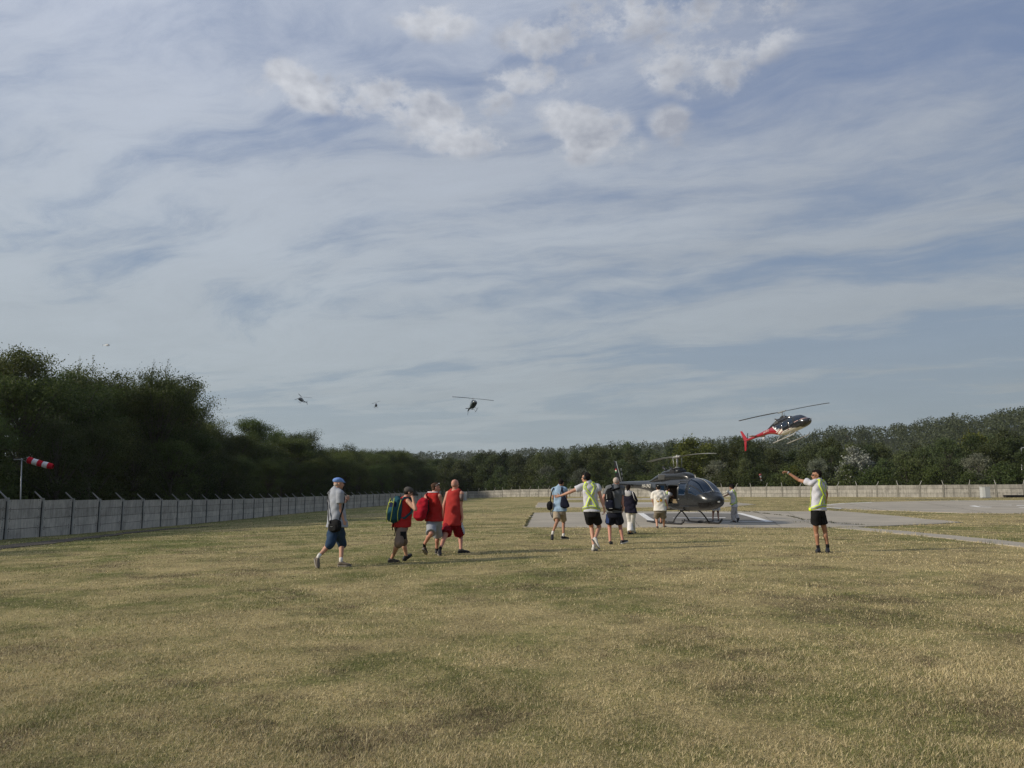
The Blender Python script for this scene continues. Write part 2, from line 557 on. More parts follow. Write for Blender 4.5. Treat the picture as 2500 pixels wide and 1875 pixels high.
def terrain(x, y):
    x = np.atleast_1d(np.asarray(x, float)); y = np.atleast_1d(np.asarray(y, float))
    xc, yc = np.clip(x, -70, 95), np.clip(y, -30, 205)
    P = TP[:, :2]
    z = _C[-3] + _C[-2] * xc + _C[-1] * yc
    for i in range(len(P)):
        z = z + _C[i] * _phi((xc - P[i, 0]) ** 2 + (yc - P[i, 1]) ** 2)
    # a few centimetres of lawn unevenness
    z = z + .012 * np.sin(x * .7 + 1.3 * np.sin(y * .31)) * np.cos(y * .45 + x * .2)
    yy = np.maximum(y, 1.0)
    px = CX + FPX * x / yy
    px = np.where(y < 60, np.where(x > 0, 3400, -900), np.clip(px, -900, 3400))
    D, H = hill_top(px)
    rr = np.where(y < 60, np.abs(x) * 1.0, y)
    t = np.clip((rr - 190) / (D - 190), 0, 1.0)
    t = t * t * (3 - 2 * t)
    back = np.clip((rr - D) / (D * 1.4), 0, 1)
    w_ = np.clip((rr - 150) / 60, 0, 1)
    hz = t * H * (1 - .55 * back)
    hz = np.where(y < 0, hz * np.clip(1 + y / 200.0, 0, 1), hz)
    return z * (1 - .9 * w_) + hz


def tz(x, y): return float(terrain(x, y)[0])


def G(px, py, off=0.0):
    """ground point under a pixel"""
    d = ray(px, py); d = d / d.y
    o = Vector((0, 0, EYE))
    D = np.concatenate([np.linspace(2, 60, 400), np.linspace(60.3, 400, 1200)])
    X, Y, Z = o.x + d.x * D, D, o.z + d.z * D
    t = terrain(X, Y) + off
    i = np.argmax(Z < t)
    if not (Z < t).any(): i = len(D) - 1
    a, b = D[max(i - 1, 0)], D[i]
    for _ in range(12):
        m = (a + b) / 2
        if EYE + d.z * m < tz(d.x * m, m) + off: b = m
        else: a = m
    return Vector((d.x * b, b, EYE + d.z * b))


def ground_grid(xs, ys, name, mat):
    X, Y = np.meshgrid(xs, ys)
    Z = terrain(X.ravel(), Y.ravel())
    V = np.stack([X.ravel(), Y.ravel(), Z], 1)
    nx, ny = len(xs), len(ys)
    i, j = np.meshgrid(np.arange(ny - 1), np.arange(nx - 1), indexing='ij')
    a = (i * nx + j).ravel()
    F = np.stack([a, a + 1, a + 1 + nx, a + nx], 1)
    return link(name, np_mesh(name, V, F, mat, True))


lm = lawn_mat()
xs = np.concatenate([-np.geomspace(2600, 101, 40), np.arange(-100, 100.1, 1.0), np.geomspace(101, 2600, 40)])
ys = np.concatenate([-np.geomspace(600, 31, 14), np.arange(-30, 210.1, 1.0), np.geomspace(213, 2800, 90)])
ground = ground_grid(xs, ys, 'ground', lm)
tag(ground, kind='structure')


# ------------------------------------------------------------------ concrete pads
def clip_grid(poly, step):
    """triangulated polygon cut along a grid so it can follow the terrain"""
    bm = bmesh.new()
    vs_ = [bm.verts.new((p[0], p[1], 0)) for p in poly]
    bm.faces.new(vs_)
    x0, x1 = min(p[0] for p in poly), max(p[0] for p in poly)
    y0, y1 = min(p[1] for p in poly), max(p[1] for p in poly)
    for ax, a, b in ((0, x0, x1), (1, y0, y1)):
        q = math.floor(a / step) * step + step
        while q < b:
            co = (q, 0, 0) if ax == 0 else (0, q, 0); no = (1, 0, 0) if ax == 0 else (0, 1, 0)
            bmesh.ops.bisect_plane(bm, geom=bm.verts[:] + bm.edges[:] + bm.faces[:], plane_co=co, plane_no=no)
            q += step
    bmesh.ops.triangulate(bm, faces=bm.faces[:])
    return bm


POLYS = []


def sheet(name, poly, mat, h, thick=0.0, step=1.5, kind='structure', keep=True):
    if keep: POLYS.append([(p[0], p[1]) for p in poly])
    bm = clip_grid(poly, step)
    z = terrain([v.co.x for v in bm.verts], [v.co.y for v in bm.verts])
    for v, q in zip(bm.verts, z): v.co.z = q + h
    if thick:
        be = [e for e in bm.edges if len(e.link_faces) == 1]
        r_ = bmesh.ops.extrude_edge_only(bm, edges=be)
        for g in r_['geom']:
            if isinstance(g, bmesh.types.BMVert): g.co.z -= thick
    bmesh.ops.recalc_face_normals(bm, faces=bm.faces[:])
    me = bpy.data.meshes.new(name); bm.to_mesh(me); bm.free()
    for p in me.polygons:
        if p.normal.z < -.5: p.flip()
    me.materials.append(mat)
    o = link(name, me)
    tag(o, kind=kind)
    return o


def wob(poly, amp=.05, step=.6, seed=0):
    """subdivide and roughen an outline (grass creeping over a slab edge)"""
    out = []; rr = random.Random(seed)
    n = len(poly)
    for i in range(n):
        a, b = Vector(poly[i]).to_2d(), Vector(poly[(i + 1) % n]).to_2d()
        L = (b - a).length; k = max(1, min(90, int(L / step)))
        nn = Vector((-(b - a).y, (b - a).x)).normalized() if L else Vector((0, 0))
        for j in range(k):
            p = a.lerp(b, j / k)
            s = amp * (1 + p.y / 40)
            p = p + nn * (rr.uniform(-s, s) if j else 0)
            out.append((p.x, p.y))
    return out


conc = concrete_mat('old_concrete', (.42, .375, .30), (.26, .235, .195), .22)
asph = concrete_mat('dark_pad_surface', (.20, .185, .16), (.12, .115, .105), .3)
paint = concrete_mat('white_marking_paint', (.82, .81, .78), (.62, .61, .58), 1.2)

gp = lambda l: [G(x, y).to_2d() for x, y in l]
PAD1 = gp([(1276, 1288), (1700, 1288.5), (2038, 1288.5), (2093, 1287.5), (2200, 1283.5), (2352, 1276.5), (2250, 1267), (2130, 1255.5), (2018, 1246.5), (1990, 1249.5), (1700, 1249.5), (1300, 1252.5)])
sheet('concrete_pad', wob(PAD1, .05, .8, 1), conc, .030, .06)
PAD2 = gp([(1307, 1239.5), (1500, 1239.5), (1770, 1239), (1800, 1236), (1846, 1232.5), (1790, 1226.5), (1500, 1227), (1313, 1227.5)])
sheet('concrete_pad', wob(PAD2, .05, 1.2, 2), conc, .030, .06, 3)
PAD3 = gp([(1360, 1220.3), (1500, 1220.3), (1780, 1220), (1760, 1216.8), (1500, 1216.8), (1390, 1217)])
sheet('concrete_pad', wob(PAD3, .05, 3, 3), conc, .030, .06, 5)
APRON = gp([(2013, 1236), (2045, 1241.5), (2110, 1245.5), (2260, 1250.5), (2350, 1253.5), (2500, 1254.5), (2900, 1256), (2900, 1222), (2500, 1222.3), (2320, 1222.8), (2130, 1226), (2030, 1231)])
sheet('concrete_apron', wob(APRON, .05, 1.5, 4), conc, .030, .06, 3)
PATH = gp([(2036, 1289.5), (2140, 1299), (2290, 1313.5), (2400, 1326), (2560, 1345), (2760, 1370), (2760, 1357), (2560, 1334), (2400, 1316), (2290, 1305.5), (2200, 1297), (2095, 1288.5)])
sheet('concrete_path', wob(PATH, .04, .6, 5), conc, .024, .05, 1.0)
# white outline with the darker centre and an H
SQ = gp([(1589, 1277.0), (1890, 1275.6), (1812, 1254.0), (1556, 1254.2)])
def lerp2(q, u, v):
    a = q[0].lerp(q[1], u); b = q[3].lerp(q[2], u); return a.lerp(b, v)
WB, WL = .052, .030
def quad_sheet(name, u0, u1, v0, v1, mat, h):
    return sheet(name, [lerp2(SQ, u0, v0), lerp2(SQ, u1, v0), lerp2(SQ, u1, v1), lerp2(SQ, u0, v1)], mat, h, 0, 1.5, keep=False)
quad_sheet('pad_centre', .0, 1.0, -.055, 1.0, asph, .034)
mk = MB()
quad_sheet('pad_marking', 0, WB * 1.15, 0, 1, paint, .038)
quad_sheet('pad_marking', 1 - WB * 1.15, 1, 0, 1, paint, .038)
quad_sheet('pad_marking', WB * 1.15, 1 - WB * 1.15, 0, .022, paint, .038)
quad_sheet('pad_marking', WB * 1.15, 1 - WB * 1.15, .962, 1, paint, .038)
quad_sheet('pad_marking', .26, .72, .40, .44, paint, .038)
for l in ([(2016, 1234.2), (2060, 1230.2), (2130, 1227.2), (2128, 1226.6), (2060, 1229.3), (2014, 1233.2)],
          [(2018, 1240.4), (2052, 1243.2), (2056, 1242.2), (2018, 1239.0)],
          [(2365, 1236.4), (2388, 1238.9), (2396, 1238.6), (2380, 1235.2)], [(2385, 1238.9), (2428, 1239.8), (2428, 1238.9), (2385, 1238.2)],
          [(2436, 1240.2), (2500, 1241.0), (2560, 1241.2), (2560, 1240.2), (2500, 1240.0), (2436, 1239.4)],
          [(2482, 1235.4), (2620, 1235.6), (2620, 1234.6), (2482, 1234.4)], [(2390, 1235.0), (2470, 1234.2), (2470, 1233.7), (2390, 1234.5)],
          [(2320, 1223.4), (2560, 1223.0), (2560, 1222.7), (2320, 1223.0)], [(1550, 1229.5), (1770, 1229.5), (1770, 1228.6), (1550, 1228.6)], [(1550, 1219), (1720, 1219), (1720, 1218.4), (1550, 1218.4)]):
    sheet('pad_marking', gp(l), paint, .035, 0, 3, keep=False)
# expansion joints and cracks in the slabs
crk = pmat('joint_dirt', (.07, .065, .05), .95, .3)
def line_sheet(pts, wd_, seed=1):
    q = [G(*p).to_2d() for p in pts]; rr = random.Random(seed); L_, R_ = [], []
    for i in range(len(q) - 1):
        a, b = q[i], q[i + 1]; n = Vector((-(b - a).y, (b - a).x)).normalized(); k = max(1, int((b - a).length / .5))
        for j in range(k + (i == len(q) - 2)):
            p = a.lerp(b, j / k) + n * rr.uniform(-.03, .03); w_ = wd_ * rr.uniform(.25, .8)
            L_.append(p + n * w_); R_.append(p - n * w_)
    sheet('pad_joint', [tuple(p) for p in L_ + R_[::-1]], crk, .042, 0, 2.0, keep=False)
line_sheet([(1284, 1287.5), (1291, 1272), (1303, 1252.8)], .035, 1)
line_sheet([(1450, 1288), (1446, 1270), (1438, 1250)], .018, 2)
line_sheet([(1560, 1288), (1548, 1270), (1530, 1250)], .015, 3)
line_sheet([(1905, 1288), (1880, 1270), (1846, 1250)], .018, 4)
line_sheet([(1700, 1252), (1830, 1250.6), (1930, 1262), (1960, 1270), (2040, 1276.5), (2110, 1279), (2250, 1275.5)], .025, 5)
line_sheet([(1300, 1268), (1420, 1267), (1545, 1266)], .015, 6)
line_sheet([(1990, 1287), (1950, 1266), (1920, 1251)], .015, 7)
line_sheet([(2180, 1250), (2120, 1240), (2060, 1229)], .03, 8)
line_sheet([(2420, 1253), (2330, 1240), (2240, 1226)], .03, 9)
# kerb of dug soil along the left wall
soil = pmat('dark_soil', (.06, .048, .034), .95, .4, 3.0, .8, 20)
up = [(-260, 1362), (0, 1332.5), (100, 1323), (200, 1312), (300, 1300.5), (400, 1291.5), (520, 1284)]
lo = [(520, 1284.6), (400, 1294.0), (300, 1304.5), (200, 1318), (100, 1331), (0, 1342), (-260, 1376)]
sheet('soil_strip', wob(gp(up + lo), .10, .35, 9), soil, .02, .05, 1.0, keep=False)


def in_poly(x, y, poly):
    c = np.zeros(len(x), bool); n = len(poly)
    for i in range(n):
        x1, y1 = poly[i]; x2, y2 = poly[(i + 1) % n]
        if y1 == y2: continue
        q = ((y1 > y) != (y2 > y)) & (x < (x2 - x1) * (y - y1) / (y2 - y1) + x1)
        c ^= q
    return c


# ------------------------------------------------------------------ grass blades
def blades(x, y, L, wd, seed, lay=.75):
    g = np.random.default_rng(seed)
    n = len(x)
    z = terrain(x, y)
    a = g.uniform(0, 2 * PI, n)
    lean = np.clip(g.normal(lay, .35, n), .05, 1.35)          # radians from vertical
    b = a + g.normal(PI / 2, .5, n)
    d = np.stack([np.cos(a) * np.sin(lean), np.sin(a) * np.sin(lean), np.cos(lean)], 1)
    s = np.stack([np.cos(b), np.sin(b), g.normal(0, .15, n)], 1)
    p = np.stack([x, y, z - .004], 1)
    tip = p + d * L[:, None]
    h = s * (wd / 2)[:, None]
    V = np.stack([p - h, p + h, tip], 1).reshape(-1, 3)
    i = np.arange(n) * 3
    F = np.stack([i, i + 1, i + 2], 1)
    return V, F


def scatter(n, y0, y1, seed):
    """even in the picture from 4 m out, and a band to either side of the frame"""
    g = np.random.default_rng(seed)
    inv = g.uniform(1 / y1, 1 / y0, n)
    y = 1 / inv
    x = y * g.uniform(-.86, .86, n)
    return x, y


bl = lawn_mat('grass_blade', True)
x, y = scatter(1250000, 3.3, 95.0, 11)
keep = np.ones(len(x), bool)
for pl in POLYS: keep &= ~in_poly(x, y, pl)
x, y = x[keep], y[keep]
g_ = np.random.default_rng(5)
cl = np.sin(x * 1.9 + 2 * np.sin(y * 1.3)) * np.sin(y * 2.3 + 1.5 * np.sin(x * 1.1))
L = ((.012 + .036 * g_.uniform(0, 1, len(x)) ** 1.7) + .010 * cl) * (1 + np.clip(y - 9, 0, 60) * .020)
wd = g_.uniform(.0030, .0060, len(x)) * np.clip(y / 5.5, 1, 15)
V1, F1 = blades(x, y, L, wd, 6, 1.02)
# tufts along slab edges
ex, ey = [], []
for pl in POLYS:
    for i in range(len(pl)):
        a, b = pl[i], pl[(i + 1) % len(pl)]
        if min(a[1], b[1]) > 75: continue
        Ls = math.hypot(a[0] - b[0], a[1] - b[1]); k = int(Ls * 40)
        t = g_.uniform(0, 1, k)
        ex.append(a[0] + (b[0] - a[0]) * t + g_.normal(0, .05, k)); ey.append(a[1] + (b[1] - a[1]) * t + g_.normal(0, .06, k))
ex, ey = np.concatenate(ex), np.concatenate(ey)
tuft = .5 + .5 * np.sin(ex * 1.7 + 3 * np.sin(ey * .9))
V2, F2 = blades(ex, ey, g_.uniform(.04, .10, len(ex)) * (.5 + tuft), g_.uniform(.012, .026, len(ex)), 8, .45)
gr = link('grass', np_mesh('grass', np.concatenate([V1, V2]), np.concatenate([F1, F2 + len(V1)]), bl))
tag(gr, 'short dry lawn of straw and green blades over the whole field', 'grass', kind='stuff')
# weeds in the slab joints
wx, wy = [], []
for l in ([(1283, 1287.5), (1290, 1272), (1302, 1252.5)], [(1700, 1252), (1830, 1250), (1930, 1262), (1960, 1270), (2040, 1276)], [(1940, 1276.5), (2010, 1277), (2120, 1284)]):
    q = [G(*p) for p in l]
    for a, b in zip(q[:-1], q[1:]):
        k = int((a - b).length * 55); t = g_.uniform(0, 1, k) ** 1.0
        gap = np.sin(t * 23 + a.x) > -.5
        t = t[gap]; k = len(t)
        wx.append(a.x + (b.x - a.x) * t + g_.normal(0, .05, k)); wy.append(a.y + (b.y - a.y) * t + g_.normal(0, .05, k))
wx, wy = np.concatenate(wx), np.concatenate(wy)
V3, F3 = blades(wx, wy, g_.uniform(.04, .085, len(wx)), g_.uniform(.015, .03, len(wx)), 18, .6)
V3[:, 2] += .03
tag(link('weeds', np_mesh('weeds', V3, F3, leaf_mat('weed_leaf', (.03, .035, .012), (.07, .075, .025)))), 'dark weeds growing in the joints of the concrete pad', 'weeds', kind='stuff')
# ------------------------------------------------------------------ concrete panel walls
wall_m = concrete_mat('wall_panel_concrete', (.37, .352, .31), (.15, .142, .125), .9, True)
wall_l = concrete_mat('weathered_panel_concrete', (.58, .535, .465), (.26, .24, .21), .9, True)
post_m = pmat('post_concrete', (.21, .20, .17), .9, .2, 3, .4, 40)
post_l = pmat('pale_post_concrete', (.33, .32, .29), .9, .2, 3, .4, 40)
joint_shade_m = pmat('dark_joint_and_post_shade', (.05, .048, .044), .95, .3)  # panel joints, and the painted shadow strip beside each post


def path_walk(pts, step):
    """points every `step` metres along a polyline"""
    out = [Vector(pts[0])]; carry = 0
    for a, b in zip(pts[:-1], pts[1:]):
        a, b = Vector(a), Vector(b); L = (b - a).length; d = step - carry
        while d <= L:
            out.append(a.lerp(b, d / L)); d += step
        carry = (carry + L) % step
    return out


def wall(name, label, pts, step, rows, rh, pm, postm, arm_side, arm_len, group):
    P = path_walk(pts, step)
    root = empty(name, (P[0].x, P[0].y, tz(P[0].x, P[0].y)))
    tag(root, label, 'wall', group)
    off = root.location
    rr = random.Random(hash(name) % 1000 + len(P))
    for i in range(len(P) - 1):
        a, b = P[i], P[i + 1]
        d = (b - a); L = d.length; t = d.normalized(); n = Vector((t.y, -t.x))
        if n.dot(-a) < 0: n = -n               # towards the camera
        za, zb = tz(a.x, a.y), tz(b.x, b.y)
        z0 = min(za, zb) * .5 + (za + zb) * .25
        mb = MB()
        top = z0 - .15
        cuts = [top]
        for r_ in range(rows): cuts.append(z0 + rh * (r_ + 1) - (0.5 - .25) * 0)
        e = L / 2 - .07
        c = (a + b) / 2
        ang = math.atan2(t.y, t.x)
        tilt = rr.uniform(-.006, .006)
        for r_ in range(rows):
            zlo, zhi = cuts[r_] + ((.028 if arm_side == 'R' else .020) if r_ else 0), cuts[r_ + 1]
            rot = Matrix.Rotation(ang, 3, 'Z') @ Matrix.Rotation(tilt + rr.uniform(-.004, .004), 3, 'Y')
            push = rr.uniform(-.006, .006)
            mb.box((c.x + n.x * push, c.y + n.y * push, (zlo + zhi) / 2), (2 * e, .05, zhi - zlo), rot, 0)
            # lifting holes near each end
            if arm_side == 'L' or True:
                for s in (-1, 1):
                    for q in (.12, .88):
                        hp = Vector((c.x, c.y)) + t * s * (e - .22) + n * .026
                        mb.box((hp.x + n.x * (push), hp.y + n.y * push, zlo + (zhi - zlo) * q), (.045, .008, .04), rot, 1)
        # dark joint strip behind the gaps
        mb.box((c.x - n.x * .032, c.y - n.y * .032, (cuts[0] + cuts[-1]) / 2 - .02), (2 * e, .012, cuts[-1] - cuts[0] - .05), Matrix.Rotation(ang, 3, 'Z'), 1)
        mb.build('panel', [pm, joint_shade_m], root, False, off)
    for i, p in enumerate(P):
        z = tz(p.x, p.y); h = rh * rows + .06
        k = min(i, len(P) - 2)
        d = (P[k + 1] - P[k]).normalized(); ang = math.atan2(d.y, d.x)
        n = Vector((d.y, -d.x))
        if n.dot(-p) < 0: n = -n
        rot = Matrix.Rotation(ang, 3, 'Z') @ Matrix.Rotation(rr.uniform(-.012, .012), 3, 'Y')
        mb = MB()
        mb.box((p.x, p.y, z + h / 2 - .1), (.13, .15, h + .2), rot, 0)
        mb.box((p.x + n.x * .078 + d.x * .0, p.y + n.y * .078, z + h / 2 - .1), (.05, .012, h + .18), rot, 0)
        mb.box((p.x + d.x * -.080 + n.x * .03, p.y + d.y * -.080 + n.y * .03, z + h / 2 - .12), (.05, .06, h - .08), rot, 1)  # dark strip standing in for the shadow beside the post
        po = mb.build('post', [postm, joint_shade_m], root, False, off)
        ma = MB()
        a = Vector((p.x, p.y, z + h - .06))
        dirv = Vector((-.70, -.12, .72)) if arm_side == 'L' else Vector((-n.x * .35 + .25 * rr.uniform(.5, 1.3), -n.y * .35, .95))
        if arm_side == 'R' and i % 2 == 0: dirv = Vector((-.10, .3, .95))
        dirv.normalize()
        ma.tube([a, a + dirv * arm_len * .5, a + dirv * arm_len * rr.uniform(.92, 1.05)], [.042, .036, .03], 6)
        ma.build('arm', [post_l], po, False, off)
    return root


LEFT = [(-21.9, 18), (-22.9, 37), (-24.0, 60), (-24.3, 89), (-21.0, 115), (-17.6, 140), (-14.6, 166)]
RIGHT = [(-14.4, 167), (-8, 170), (0.2, 160.5), (7.4, 152.5), (16.8, 143), (24, 134.5), (32, 121.5), (38.7, 112), (44.3, 105.5), (51.8, 95.8), (60, 90.5), (75, 84)]
wall('concrete_wall', 'shaded grey concrete panel wall along the dark trees with slanting post arms', LEFT, 2.93, 4, .45, wall_l, post_l, 'L', .58, None)
wall('concrete_wall', 'sunlit pale concrete panel wall beyond the helicopter pads', RIGHT, 2.72, 3, .5, wall_m, post_m, 'R', .62, None)

# ------------------------------------------------------------------ small fixtures by the walls
metal = pmat('galvanised_metal', (.42, .43, .43), .45, .1, 10, .1, 80, metal=.7)
dmetal = pmat('dark_metal', (.03, .03, .032), .45, .2, 10, metal=.5)
white = pmat('white_enamel_and_lit_face', (.74, .73, .69), .5, .05, 3)
grey = pmat('grey_enamel', (.40, .41, .41), .55, .06, 3)
red_c = cloth('red_windsock_cloth', (.52, .015, .03))
white_c = cloth('white_windsock_cloth', (.72, .70, .72))


def frustum(mb, a, b, ra, rb, n=20, mi=0, bands=1):
    t = (b - a).normalized(); u = t.cross(Vector((0, 0, 1))).normalized(); s = t.cross(u)
    return mb.rings([[a.lerp(b, q) + (u * math.cos(2 * PI * j / n) + s * math.sin(2 * PI * j / n)) * (ra + (rb - ra) * q) for j in range(n)] for q in (0, 1)], False, mi)


# windsock by the left wall
b0 = G(47, 1314); Dw = b0.y
ws = empty('windsock', b0); tag(ws, 'red and white striped windsock on a slim steel pole by the left wall', 'windsock')
top = W(53, 1121.6, Dw)
mb = MB(); mb.tube([b0 + Vector((0, 0, -.1)), b0.lerp(top, .5), top], [.035, .030, .024], 10); mb.ell(top, (.05, .05, .05), n=10, m=7)
mb.build('pole', metal, ws, True, b0)
mb = MB(); mb.tube([W(35, 1122, Dw), top + Vector((0, 0, .0))], .02, 8); mb.ell(W(36, 1122, Dw), (.06, .02, .03), n=8, m=6)
mb.build('crossbar', metal, ws, True, b0)
p0, p1 = W(68.5, 1122.5, Dw), W(129.5, 1139, Dw + .15)
so = None
ax = (p1 - p0)
mb = MB(); mb.tube([top, p0 + Vector((0, 0, .13))], .006, 6); mb.tube([top, p0 - Vector((0, 0, .12))], .006, 6)
n = 24; t_ = ax.normalized(); u_ = t_.cross(Vector((0, 0, 1))).normalized(); s_ = t_.cross(u_)
mb.tube([p0 + (u_ * math.cos(2 * PI * j / n) + s_ * math.sin(2 * PI * j / n)) * .155 for j in range(n + 1)], .008, 6)
mb.build('hoop', metal, ws, True, b0)
mb = MB()
for k in range(5):
    for q in range(3):
        qa, qb = (k + q / 3) / 5, (k + (q + 1) / 3) / 5
        ra = .152 - .012 * qa + .006 * math.sin(qa * 19); rb = .152 - .012 * qb + .006 * math.sin(qb * 19)
        if qb > .999: rb = .10
        frustum(mb, p0 + ax * qa - Vector((0, 0, .02 * math.sin(qa * 3))), p0 + ax * qb - Vector((0, 0, .02 * math.sin(qb * 3))), ra, rb, 22, k % 2)
sock = mb.build('sock', [red_c, white_c], ws, True, b0)
sm = sock.modifiers.new('solid', 'SOLIDIFY'); sm.thickness = .006

# small limp windsock on a pole far behind the right wall
b1 = G(1856, 1213.2); b1 = Vector((b1.x, b1.y + 3, tz(b1.x, b1.y + 3)))
ws2 = empty('windsock', b1); tag(ws2, 'small limp pink and white windsock on a thin pole behind the right wall', 'windsock')
t1 = W(1856.5, 1156, b1.y)
mb = MB(); mb.tube([b1, t1], .035, 8); mb.build('pole', dmetal, ws2, True, b1)
mb = MB()
for k in range(4):
    frustum(mb, t1 + Vector((.02 * k, 0, -.05 - .27 * k)), t1 + Vector((.02 * (k + 1), 0, -.05 - .27 * (k + 1))), .22 - .02 * k, .20 - .02 * k, 12, k % 2)
mb.build('sock', [cloth('faded_pink_cloth', (.50, .16, .16)), white_c], ws2, True, b1)

# light pole at the right edge, behind the wall
bp = W(2497, 1212, 98.0); bp = Vector((bp.x, bp.y, tz(bp.x, bp.y)))
lp = empty('lamp_post', bp); tag(lp, 'tall thin grey lamp post behind the wall at the right edge', 'lamp post')
tp = W(2493.5, 1094, bp.y)
mb = MB(); mb.tube([bp, bp.lerp(tp, .5), tp], [.13, .10, .07], 10); mb.build('pole', metal, lp, True, bp)
mb = MB(); mb.tube([tp, tp + Vector((.5, -.1, .12)), tp + Vector((.9, -.15, .16))], .04, 8); mb.box(tp + Vector((1.1, -.17, .15)), (.5, .2, .09)); mb.build('lamp_head', grey, lp, False, bp)

# electrical cabinet, low kerb, white board, grey gate
def fixture(name, px0, px1, ytop, ybase, depth_back, label, cat, build):
    D = G((px0 + px1) / 2, ybase).y if depth_back < 1 else depth_back
    A, B, T = W(px0, ybase, D), W(px1, ybase, D), W((px0 + px1) / 2, ytop, D)
    base = Vector(((A.x + B.x) / 2, D, tz((A.x + B.x) / 2, D)))
    r_ = empty(name, base); tag(r_, label, cat); build(r_, B.x - A.x, T.z - base.z, base); return r_


def cab(r_, wd, h, base):
    mb = MB(); mb.box((0, .25, h / 2), (wd, .45, h - .06)); mb.box((0, .25, h - .03), (wd + .06, .52, .05)); mb.build('casing', grey, r_)
    mb = MB(); mb.box((-wd * .30, .012, h * .5), (wd * .38, .02, h * .92)); mb.build('door', white, r_)  # left half white: the cabinet's lit side put into the colour
    mb = MB(); mb.box((wd * .20, .012, h * .5), (wd * .56, .02, h * .92)); mb.build('door', grey, r_)
    mb = MB(); mb.box((0, .25, .02), (wd + .12, .6, .1)); mb.build('plinth', post_m, r_)


fixture('electrical_cabinet', 2399, 2419, 1188, 1213.2, 88.0, 'pale grey electrical cabinet standing in front of the right wall', 'cabinet', cab)


def kerb(r_, wd, h, base):
    mb = MB(); mb.box((0, .3, h / 2), (wd, .5, h)); mb.box((0, .3, h + .03), (wd + .08, .58, .06)); mb.build('slab', dmetal, r_)
    mb = MB()
    mb.box((0, .3, .04), (wd * .9, .5, .09))
    mb.build('base', post_m, r_)


fixture('low_bench', 2457, 2512, 1209.8, 1214.5, .4, 'long low dark slab bench on the grass near the cabinet', 'bench', kerb)


def board(r_, wd, h, base):
    mb = MB()
    mb.add([(-wd * .5, 0, h), (wd * .5, 0, h), (wd * .5, 0, .05), (-wd * .22, 0, .05), (-wd * .5, .05, h), (wd * .5, .05, h), (wd * .5, .05, .05), (-wd * .22, .05, .05)],
           [(3, 2, 1, 0), (4, 5, 6, 7), (0, 1, 5, 4), (1, 2, 6, 5), (2, 3, 7, 6), (3, 0, 4, 7)])
    mb.build('panel', pmat('white_board', (.80, .76, .68), .6, .03), r_)
    mb = MB(); mb.box((wd * .35, .09, h * .5), (.06, .06, h)); mb.box((-wd * .1, .09, h * .5), (.06, .06, h)); mb.build('stake', post_m, r_)


fixture('white_board', 1583, 1590, 1196.5, 1213.3, .1, 'narrow white tapering board in front of the wall under the tail boom', 'board', board)


def gate(r_, wd, h, base):
    mb = MB(); mb.box((0, 0, h / 2), (wd, .06, h * .96)); mb.build('leaf_panel', grey, r_)
    mb = MB()
    for s in (-.5, 0, .5): mb.box((wd * s, -.05, h / 2), (.12, .1, h * 1.03))
    mb.build('frame', post_l, r_)


fixture('metal_gate', 1127, 1139, 1200.5, 1222, .1, 'pale grey metal gate where the two walls meet far behind the bald man', 'gate', gate)

# ------------------------------------------------------------------ water tower, far house, mast
Dt = 1250.0
wtb = W(1866, 1095, Dt)
r_ = empty('water_tower', (wtb.x, Dt, tz(wtb.x, Dt))); tag(r_, 'pale mushroom shaped water tower far behind the wood', 'water tower')
u = Dt / FPX
tow = pmat('tower_concrete', (.55, .56, .56), .8, .05, .05)
zt = W(1866, 1055, Dt).z - r_.location.z
prof_ = [(2.0, zt - 26), (2.2, zt - 16 * u - 1), (2.3, zt - 12 * u), (7.2 * u, zt - 5 * u), (7.4 * u, zt - 3 * u), (4 * u, zt - .6 * u), (.6, zt)]
mb = MB(); mb.rings([[(q * math.cos(2 * PI * j / 24), q * math.sin(2 * PI * j / 24), z) for j in range(24)] for q, z in prof_[2:]]); mb.build('tank', tow, r_, True)
mb = MB(); mb.rings([[(q * math.cos(2 * PI * j / 16), q * math.sin(2 * PI * j / 16), z) for j in range(16)] for q, z in ((2.6, 0), (2.1, zt - 26), (2.0, zt - 12 * u))]); mb.build('stem', tow, r_, True)
hw = W(2063, 1069.5, 640)
r_ = empty('house', (hw.x, 640, hw.z - 6)); tag(r_, 'tiny white house among trees on the far ridge', 'house')
mb = MB(); mb.box((0, 0, 4), (5, 6, 5)); mb.build('wall', white, r_)
mb = MB(); mb.add([(-3, -3.5, 6.5), (3, -3.5, 6.5), (3, 3.5, 6.5), (-3, 3.5, 6.5), (0, -3.5, 8.6), (0, 3.5, 8.6)], [(0, 1, 4), (2, 3, 5), (1, 2, 5, 4), (3, 0, 4, 5), (3, 2, 1, 0)]); mb.build('roof', pmat('roof_tile', (.35, .2, .15), .8), r_)
mb = MB(); mb.box((0, -3.05, 4.2), (1.2, .1, 1.4)); mb.build('window', dmetal, r_)

# ------------------------------------------------------------------ trees
L_DARK = leaf_mat('dark_leaf', (.024, .036, .011), (.068, .086, .026), .35)
L_ACA = leaf_mat('acacia_leaf', (.032, .048, .013), (.100, .128, .036), .40)
L_OLIVE = leaf_mat('olive_leaf', (.034, .050, .018), (.100, .125, .046))
L_GREY = leaf_mat('silver_leaf', (.060, .070, .045), (.190, .205, .145))
L_YEL = leaf_mat('yellow_green_leaf', (.060, .075, .012), (.135, .150, .025))
L_WHITE = leaf_mat('white_poplar_leaf', (.05, .065, .042), (.30, .31, .28), .1)
BARK = pmat('bark', (.075, .065, .052), .95, .3, 6, .8, 30)


